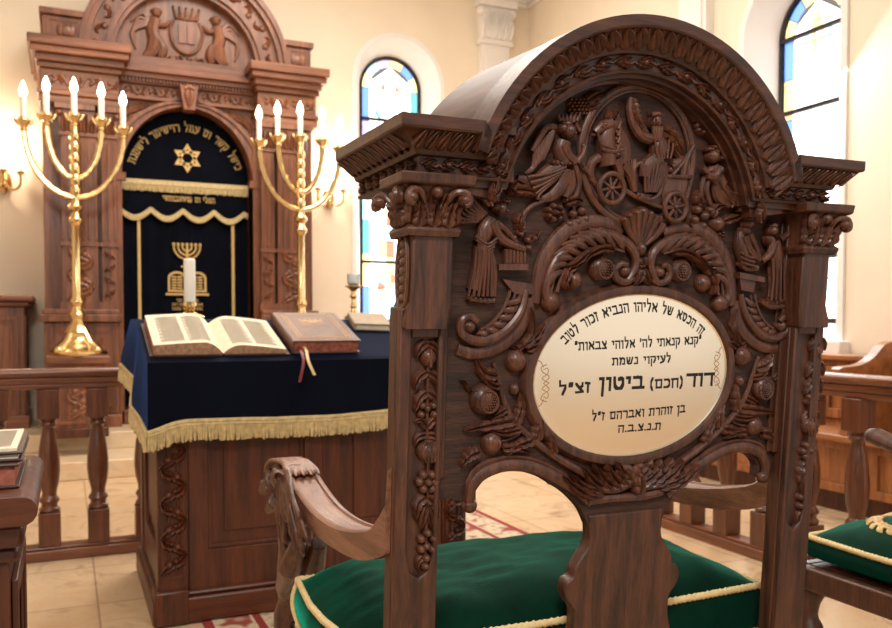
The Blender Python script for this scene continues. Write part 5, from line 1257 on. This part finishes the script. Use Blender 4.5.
for p, w in (([(512, 190), (528, 192), (540, 200)], 6), ([(515, 182), (508, 190), (516, 196)], 5), ([(562, 204), (572, 200), (580, 202)], 5), ([(520, 214), (516, 222), (519, 234)], 5)): c.l(p, w, 8, 1, lobes=4)
for u, v in ((571, 214), (580, 211), (575, 222), (583, 219), (567, 224)): c.d(u, v, 5, 9)
c.t([(566, 200), (572, 208), (571, 222)], 2, 3); c.build('flower_cluster', W_RELIEF, board)
c = Carve(BO)
for u, v, r in ((695, 210, 5), (702, 216, 5.5), (692, 220, 5), (700, 226, 4.5), (707, 210, 4)): c.d(u, v, r, 9)
c.d(714.5, 224, 8, 12); flower(c, 718, 236, 5, 5, 8)
for p, w in (([(700, 206), (694, 198), (696, 190)], 5), ([(720, 222), (732, 218), (742, 214)], 4.5), ([(709, 218), (712, 208), (722, 206)], 4), ([(690, 226), (684, 220), (686, 212)], 4)): c.l(p, w, 7, 1, lobes=3)
c.build('flower_cluster', W_RELIEF, board)
c = Carve(BO)                     # woman with a wing bending over an altar
c.d(498, 209, 7, 13, 8, h0=1); c.d(493, 207, 6, 12)
for k in range(6): c.d(491+k*2.8, 202-(1.5 if 1 < k < 4 else 0), 2.8, 11, n=8, k=4)
c.d(503.5, 211, 2, 4, h0=7)
c.t([(490, 219), (484, 230), (478, 244)], [8, 9.5, 8], 4, .9, n=12); c.t([(488, 223), (496, 238), (508, 245), (520, 249)], [5.5, 5, 4, 3], 9); c.d(521, 250, 3.4, 9)
c.t([(493, 222), (505, 232), (514, 243)], [3.5, 3, 2.4], 5)
for k in range(4): c.t([(470+k*1.5, 236+k*4), (482, 244+k*3), (492-k, 238+k*4)], 1.4, 12-k)
c.t([(479, 246), (478, 266), (472, 290)], [9.5, 10, 9], 4, .85, n=12); c.t([(484, 246), (490, 268), (490, 296)], [5, 5, 4], 5)
for k in range(6): c.t([(472+k*3, 250), (470+k*3.4, 270), (464+k*4.6, 296)], 1.6, 12-abs(k-2.5))
c.t([(464, 296), (478, 300), (492, 300)], 3, 5, .8); c.d(470, 300, 5, 7, 3); c.d(486, 302, 5, 7, 3)
for k in range(7): c.t([(484-k*1.5, 214+k*1.2), (474-k*2.2, 204+k*3), (466-k*1.6, 190+k*5.5)], [2.8, 2.6, 1.4], 5, n=7)
c.t([(486, 206), (478, 196), (466, 187), (456, 184)], [2.6, 3, 2.4, 1.5], 7)
c.build('altar_figure_carving', W_RELIEF, board)
c = Carve(BO); c.poly([(501, 249), (522, 249), (522, 264), (501, 264)], 0, 8)
for k in range(6): c.t([(502.5+k*3.6, 250), (502.5+k*3.6, 263)], 1.7, 8, sm=0)
c.poly([(494, 264), (523, 264), (523, 270), (494, 270)], 0, 11); c.poly([(500, 279), (530, 284), (530, 294), (512, 294)], 0, 6)
for u, v in ((512, 238), (519, 234), (526, 240), (521, 228), (514, 245), (527, 248), (532, 238)): c.d(u, v, 4, 8)
for p in ([(508, 246), (504, 236), (502, 228)], [(524, 242), (534, 236), (538, 228)], [(518, 236), (516, 226), (520, 218)]): c.l(p, 3.6, 6, lobes=3)
c.build('altar_carving', W_RELIEF, board)
c = Carve(BO)                     # two standing men facing each other
c.d(743, 224, 6, 13, 7, h0=1); c.d(743.5, 219.5, 6, 12, 4); c.l([(739, 228), (738, 233), (739, 238)], 3.6, 9, 3)
c.t([(738, 232), (737, 246), (741, 262)], [6.5, 8, 7], 5, .9, n=12); c.t([(737, 236), (742, 250), (752, 260)], [4.6, 4, 3], 10); c.t([(744, 234), (750, 246), (754, 258)], [3.6, 3.2, 2.6], 7)
for k in range(3): c.t([(732, 252+k*5), (738, 256+k*4), (746, 258+k*4)], 1.5, 12)
c.t([(735, 262), (741, 268), (752, 268)], 4, 6)
c.d(767, 231, 6, 13, 7, h0=1); c.d(768.5, 226, 6, 12, 5); c.l([(764, 236), (763, 242), (764, 247)], 3.6, 8, 3)
c.t([(770, 241), (771, 254), (770, 268)], [6.5, 8, 7], 5, .9, n=12); c.t([(766, 243), (762, 254), (754, 261)], [4.6, 4, 3], 10)
c.t([(770, 266), (771, 284), (769, 298)], [7.5, 7, 6], 4, .9)
for k in range(4): c.t([(764+k*4, 258), (765+k*3.6, 278), (763+k*4.4, 300)], 1.4, 11)
c.t([(776, 240), (782, 236), (788, 230)], [4, 3, 1.5], 5); c.t([(762, 300), (770, 303), (778, 301)], 3, 5, .8)
c.poly([(732, 272), (757, 277), (757, 282), (732, 278)], 0, 11); c.poly([(734, 278), (750, 281), (748, 292), (736, 290)], 0, 8); c.t([(756, 300), (766, 306), (780, 306)], 3, 5)
c.build('two_men_carving', W_RELIEF, board)
# ---------------------------------------------------------------- arms with lions, seat, legs
AT = [(284, 466), (289, 476), (304, 500), (319, 516), (340, 528), (367, 530), (379, 518), (389, 501), (400, 488), (412, 478)]
AB = [(288, 492), (295, 507), (302, 518), (310, 527), (328, 543), (352, 557), (370, 560), (388, 554), (398, 545), (412, 535)]
def arm(mir):
    mx = (lambda p: (2*AC-p[0], p[1], p[2]+.01)) if mir else (lambda p: p)
    rows = []; bead = [[], []]
    n = len(AT)
    tp = [onX(u, v, .43+.006*i/n) for i, (u, v) in enumerate(AT)]; bt = [onX(u, v, .43+.006*i/n) for i, (u, v) in enumerate(AB)]
    tp = [V(p) for p in cr([tuple(p) for p in tp], 6)]; bt = [V(p) for p in cr([tuple(p) for p in bt], 6)]
    for t, b_ in zip(tp, bt):
        x0, x1 = t.x-.004, t.x+.066; lim = lambda z: yb(z)+.02
        t.y = max(t.y, lim(t.z)); b_.y = max(b_.y, lim(b_.z))
        rows.append([mx(q) for q in ((x0, b_.y, b_.z), (x0-.002, (t.y+b_.y)/2, (t.z+b_.z)/2), (x0, t.y, t.z-.003), (x0+.004, t.y, t.z), (x0+.011, t.y, t.z+.001), (x0+.014, t.y, t.z-.003), (x1-.014, t.y, t.z-.003), (x1-.011, t.y, t.z+.001), (x1-.004, t.y, t.z), (x1, t.y, t.z-.003), (x1+.002, (t.y+b_.y)/2, (t.z+b_.z)/2), (x1, b_.y, b_.z))])
    m = MB(); m.grid(rows, closed=True); m.f.append(tuple(range(12))); m.m.append(0); k = len(rows)-1; m.f.append(tuple(k*12+i for i in range(12))); m.m.append(0)
    ar = m.build('armrest', W_ARM, chair, smooth=40)
    # lion: one continuous body, head forward
    L = MB(); xc = .452; Q = lambda u, v, dx=0: mx((xc+dx, *onX(u, v, xc-abs(dx))[1:]))
    L.tube([Q(297, 472), Q(293, 490), Q(292, 510), Q(295, 530), Q(296, 550), Q(293, 570), Q(288, 588), Q(287, 600), Q(285, 613), Q(285, 700)], [.026, .034, .036, .038, .038, .036, .026, .02, .026, .026], 14)
    L.ball(Q(285, 478), .034, 14, 10); L.tube([Q(276, 480), Q(269, 486), Q(264, 490)], [.027, .021, .015], 12); L.tube([Q(277, 501), Q(271, 507), Q(268, 511)], [.021, .014, .009], 10)
    L.ball(Q(270, 473), .013, 8, 6); L.ball(Q(263, 483), .009, 8, 6)
    for s in (-1, 1):
        L.ball(Q(271, 477, s*.02), .009, 8, 6); L.ball(Q(268, 489, s*.014), .01, 8, 6)
        L.tube([Q(298, 545, s*.022), Q(290, 568, s*.026), Q(283, 586, s*.022), Q(285, 598, s*.014)], [.018, .026, .018, .01], 8)
    h = MB()
    rg_ = random.Random(12)
    for k in range(15):
        w1, w2, w3 = (rg_.uniform(-2.5, 2.5) for _ in range(3)); e = 530+rg_.uniform(-10, 14)+k*.4; j = .004*(k % 2)
        L.tube(cr([Q(276+k*.9, 470, -.024), Q(276+k*1.1, 484+w1, -.034-j), Q(276+k*1.25+w1, 500, -.039-j), Q(277+k*1.6+w2, 516, -.038-j), Q(280+k*1.8+w3, e, -.033), Q(283+k*1.9, e+8, -.022)], 6),
               [.004]*4+[.005]*8+[.0058]*10+[.0052]*5+[.004]*4, 7)
    L.tube([Q(274, 470, -.036), Q(278, 476, -.046), Q(277, 483, -.043)], [.006, .01, .005], 8)
    lion = L.build('lion_support', W_RELIEF, chair, remesh=.0028)
    h = MB()
    for k in range(8):
        dx = -.029+.0083*k; w1 = rg_.uniform(-.003, .003); q = lambda u, v, d: mx((.461+d, *onX(u, v, .461)[1:]))
        h.tube(cr([q(269, 472, dx*.35), q(274, 463, dx*.5), q(284, 459.5, dx*.8+w1), q(294, 462, dx-w1), q(301, 469, dx+w1), q(304+2*(k % 2), 475.5, dx)], 5), [.005]*3+[.007]*14+[.006]*6+[.004]*3, 8, flat=.8, up=(0, 0, 1))
    h.build('forelock', W_ARM, lion, remesh=.003)
arm(False); arm(True)
SX0, SX1, SY0, SY1 = .42, 1.28, 1.19, 1.74
b = MB(); b.box(SX0, SY0, .42, SX1, SY0+.05, .475).box(SX0, SY1-.05, .42, SX1, SY1, .475).box(SX0, SY0, .42, SX0+.05, SY1, .475).box(SX1-.05, SY0, .42, SX1, SY1, .475).box(SX0+.02, SY0+.02, .45, SX1-.02, SY1-.02, .475)
b.build('seat_frame', W_CHAIR_H, chair, bevel=.005)
for x in (SX0+.01, SX1-.07):
    b = MB(); b.box(x, SY1-.06, 0, x+.06, SY1, .06); b.lathe([(.02, .06), (.03, .09), (.024, .13), (.034, .2), (.026, .3), (.034, .34), (.03, .42)], x+.03, SY1-.03, 0, 16); b.build('front_leg', W_CHAIR, chair)
def cushion(x0, x1, y0, y1, z0, zs, crown, label, seed, cords=2):
    nx, ny = 40, 30; b = MB(); rng = random.Random(seed)
    r = .05
    def pl(s, t, inset=0):
        # rounded rectangle, s,t in -1..1
        X, Y = s*(x1-x0)/2, t*(y1-y0)/2
        return X, Y
    from mathutils import noise
    def top(s, t):
        e = (1-abs(s)**5)*(1-abs(t)**5); X, Y = pl(s, t); k = 1-.05*max(0, abs(s)+abs(t)-1.2)
        wr = noise.noise(V((X*8+seed, Y*8, 0)))*.009+noise.noise(V((X*20, Y*34+seed, 1)))*.005
        return ((x0+x1)/2+X*k, (y0+y1)/2+Y*k, zs+crown*e**.8*(1+.15*(1-s*s))+wr*min(1, e*2))
    b.grid([[top(-1+2*i/nx, -1+2*j/ny) for i in range(nx+1)] for j in range(ny+1)])
    edge = [(-1+2*i/nx, -1) for i in range(nx)]+[(1, -1+2*j/ny) for j in range(ny)]+[(1-2*i/nx, 1) for i in range(nx)]+[(-1, 1-2*j/ny) for j in range(ny)]
    seam = [top(s, t) for s, t in edge]; c = ((x0+x1)/2, (y0+y1)/2)
    def out(p, d): l = math.hypot(p[0]-c[0], p[1]-c[1]); return (p[0]+(p[0]-c[0])/l*d, p[1]+(p[1]-c[1])/l*d)
    rows = []
    for k in range(7):
        q = k/6; rows.append([(*out(p, .012*math.sin(PI*q)), p[2]+(z0-p[2])*q) for p in seam])
    b.grid(rows, closed=True); b.add(rows[-1], [tuple(range(len(seam)))])
    o = b.build('seat_cushion', GREEN, None, smooth=70); tag(o, label, 'cushion')
    for q, zz in ((0, None), (6, None))[:cords]:
        m = MB(); P = [(*out(p, .004), p[2]) for p in rows[q]]; P = P+[P[0]]
        m.tube(P, .0062, 8); fine = cr(P, 5); tw = []; tw2 = []
        for i, p in enumerate(fine):
            a = i*1.15
            tw.append((p[0]+.0045*math.cos(a)*.7, p[1]+.0045*math.cos(a)*.7, p[2]+.0045*math.sin(a))); tw2.append((p[0]-.0045*math.cos(a)*.7, p[1]-.0045*math.cos(a)*.7, p[2]-.0045*math.sin(a)))
        m.tube(tw, .0038, 5); m.tube(tw2, .0038, 5); m.build('piping_cord', CREAM_CORD, o, smooth=80)
    for j in (0, nx, nx+ny, 2*nx+ny): m = MB(); m.tube([(*out(rows[k][j], .003), rows[k][j][2]) for k in range(7)], .005, 8); m.build('corner_cord', CREAM_CORD, o)
    return o, top
cushion(.408, 1.27, 1.264, 1.685, .488, .578, .055, 'plump emerald velvet cushion with cream cord on the tall carved chair seat', 3)
# ================================================================ second chair at the right
c2 = empty('armchair', (1.93, 1.25, 0), 'dark wooden armchair with an embroidered green cushion, partly cut off at the right edge', 'chair')
b = MB(); QX0, QX1, QY0, QY1 = 1.59, 2.27, .98, 1.52
b.box(QX0, QY0, .465, QX1, QY0+.04, .52).box(QX0, QY1-.04, .465, QX1, QY1, .52).box(QX0, QY0, .465, QX0+.04, QY1, .52).box(QX1-.04, QY0, .465, QX1, QY1, .52).box(QX0+.02, QY0+.02, .5, QX1-.02, QY1-.02, .52); b.build('seat_frame', W_CHAIR, c2, bevel=.006)
for x in (QX0+.035, QX1-.035):
    m = MB(); y = QY1-.035
    m.tube(cr([(x, y, .47), (x-.0, y+.008, .4), (x, y-.01, .3), (x, y+.004, .2), (x, y-.006, .1), (x, y+.01, .03), (x, y+.012, 0)], 6), [.032, .034, .034, .03, .026, .024, .022, .024, .03, .032, .028, .024, .022, .02, .022, .024, .026, .022, .018, .016, .015, .016, .018, .02, .022, .022, .018, .017, .017, .018, .02, .022, .026, .03, .03, .028, .026], 12); m.build('front_leg', W_CHAIR, c2)
    m = MB(); m.box(x-.035, QY0-.03, 0, x+.03, QY0+.03, 1.15); m.build('rear_post', W_CHAIR, c2, bevel=.006)
    m = MB(); xa = x+(-.044 if x < 1.9 else .044); P = cr([(xa, QY0+.02, .9), (xa, 1.06, .88), (xa, 1.15, .845), (xa, 1.21, .838), (xa, 1.26, .85), (xa, 1.285, .858)], 6); m.tube(P, [.022]*24+[.024]*5+[.018]*2, 12, flat=.75, up=(0, 0, 1)); m.ball((xa, 1.285, .855), .017, 12, 8, rx=.022); m.build('armrest', W_CHAIR, c2)
    m = MB(); m.tube(cr([(xa, 1.2, .84), (xa, 1.19, .76), (xa, 1.17, .66), (xa, 1.16, .48)], 5), .018, 10); m.build('arm_support', W_CHAIR, c2)
m = MB(); m.box(QX0+.05, QY0-.01, .62, QX1-.05, QY0+.02, 1.08); fq = fY(QY0-.01); panel(m, fq, QX0+.07, .64, QX1-.07, 1.06, .012, .04); m.build('back_panel', W_CHAIR, c2, bevel=.004)
m = MB(); m.prism(arc((QX0+QX1)/2, 1.1, .36, .15, PI-.15, 20, .14), fY(QY0+.03), 0, .055); m.build('top_rail', W_CHAIR_H, c2, bevel=.006)
cu2, top2 = cushion(1.618, 2.242, 1.03, 1.512, .536, .583, .05, 'flatter emerald velvet cushion with gold wreath embroidery on the armchair at the right', 8, 1)
m = MB(); wc = (1.85, 1.33)
def onc(a, b, h): s, t = (a-1.93)/.312, (b-1.271)/.241; p = top2(s, t); return (p[0], p[1], p[2]+h+.0008)
for k in range(26):
    t = 2*PI*k/26; r = .135; a, b_ = wc[0]+r*1.15*math.cos(t), wc[1]+r*.8*math.sin(t); tx, ty = -math.sin(t)*1.15, math.cos(t)*.8
    for s in (-1, 1): m.rleaf(onc, [(a, b_), (a+tx*.014+s*math.cos(t)*.012, b_+ty*.014+s*math.sin(t)*.012), (a+tx*.034+s*math.cos(t)*.016, b_+ty*.034+s*math.sin(t)*.016)], .008, .003, sm=4)
m.rtube(onc, [(wc[0]+.155*math.cos(2*PI*k/30), wc[1]+.108*math.sin(2*PI*k/30)) for k in range(31)], .004, .001, .6, sm=0); m.build('gold_wreath_embroidery', GOLD_T, cu2)
# ================================================================ light, camera
def area(name, loc, size, energy, col, target=None, sy=None):
    l = bpy.data.lights.new(name, 'AREA'); l.energy = energy; l.color = col; l.size = size
    if sy: l.shape = 'RECTANGLE'; l.size_y = sy
    o = bpy.data.objects.new(name, l); COL.objects.link(o); o.location = loc
    if target: o.rotation_euler = (V(target)-V(loc)).to_track_quat('-Z', 'Y').to_euler()
    return o
area('added_overhead_light', (1.6, 5.2, 4.7), 2.2, 175, (1, .94, .85))  # soft fill added from above, no ceiling lamp is modelled
area('added_overhead_light', (.6, 1.2, 4.7), 2.0, 60, (1, .94, .86))  # second added overhead fill, above the chair, without a fixture
area('added_overhead_light', (-.7, -1.3, 3.4), 1.0, 115, (1, .95, .88), (.85, 1.2, .9))  # added key light behind the camera, rakes across the chair carving
area('window_daylight', (XR-.05, 4.38, 2.3), .7, 45, (.95, .97, 1), (2.2, 2.4, .6), 2.2)
area('window_daylight', (3.1, YF-.05, 2.4), .6, 30, (.95, .97, 1), (2.0, 4, .8), 2.2)
wd = bpy.data.worlds.new('hall light'); scene.world = wd; wd.use_nodes = True
nt = wd.node_tree; bg = nt.nodes['Background']; bg.inputs[1].default_value = .3
tc = N(nt, 'ShaderNodeTexCoord'); sx = N(nt, 'ShaderNodeSeparateXYZ'); nt.links.new(tc.outputs['Generated'], sx.inputs[0])
rp = ramp(nt, [(.0, (.2, .15, .11, 1)), (.36, (.4, .31, .22, 1)), (.5, (.9, .78, .62, 1)), (.62, (1, .93, .84, 1)), (1, (1, .95, .88, 1))])
mr = N(nt, 'ShaderNodeMapRange'); mr.inputs[1].default_value = -1; nt.links.new(sx.outputs[2], mr.inputs[0]); nt.links.new(mr.outputs[0], rp.inputs[0]); 
# bright spot added to the world behind the camera, brightens the plaque's reflection
dp = N(nt, 'ShaderNodeVectorMath', operation='DOT_PRODUCT'); nt.links.new(tc.outputs['Generated'], dp.inputs[0]); dp.inputs[1].default_value = V((.6, -.8, .06)).normalized()
mw = N(nt, 'ShaderNodeMapRange'); mw.interpolation_type = 'SMOOTHERSTEP'; mw.inputs[1].default_value = .84; mw.inputs[2].default_value = .985; mw.inputs[4].default_value = 2.7; nt.links.new(dp.outputs['Value'], mw.inputs[0])
ad = N(nt, 'ShaderNodeMix', data_type='RGBA', blend_type='ADD'); ad.inputs[0].default_value = 1; nt.links.new(rp.outputs[0], ad.inputs[6]); nt.links.new(mw.outputs[0], ad.inputs[7]); nt.links.new(ad.outputs[2], bg.inputs[0])
cam = bpy.data.cameras.new('camera'); co = bpy.data.objects.new('camera', cam); COL.objects.link(co); scene.camera = co
M = Matrix((RT, UP, -FW)).transposed().to_4x4(); M.translation = EYE; co.matrix_world = M
cam.sensor_fit = 'HORIZONTAL'; cam.sensor_width = 36; cam.lens = FPX/892*36; cam.shift_y = -(CY-314)/892*-1
cam.clip_start = .05; cam.clip_end = 60
cam.dof.use_dof = True; cam.dof.focus_distance = 1.33; cam.dof.aperture_fstop = 7.5
vs_ = scene.view_settings; vs_.view_transform = 'Standard'; vs_.look = 'None'; vs_.exposure = 0; vs_.gamma = 1; vs_.use_curve_mapping = False
scene.cycles.use_denoising = True; scene.cycles.max_bounces = 6; scene.cycles.diffuse_bounces = 4; scene.cycles.sample_clamp_indirect = 4
scene.cycles.caustics_reflective = False; scene.cycles.caustics_refractive = False
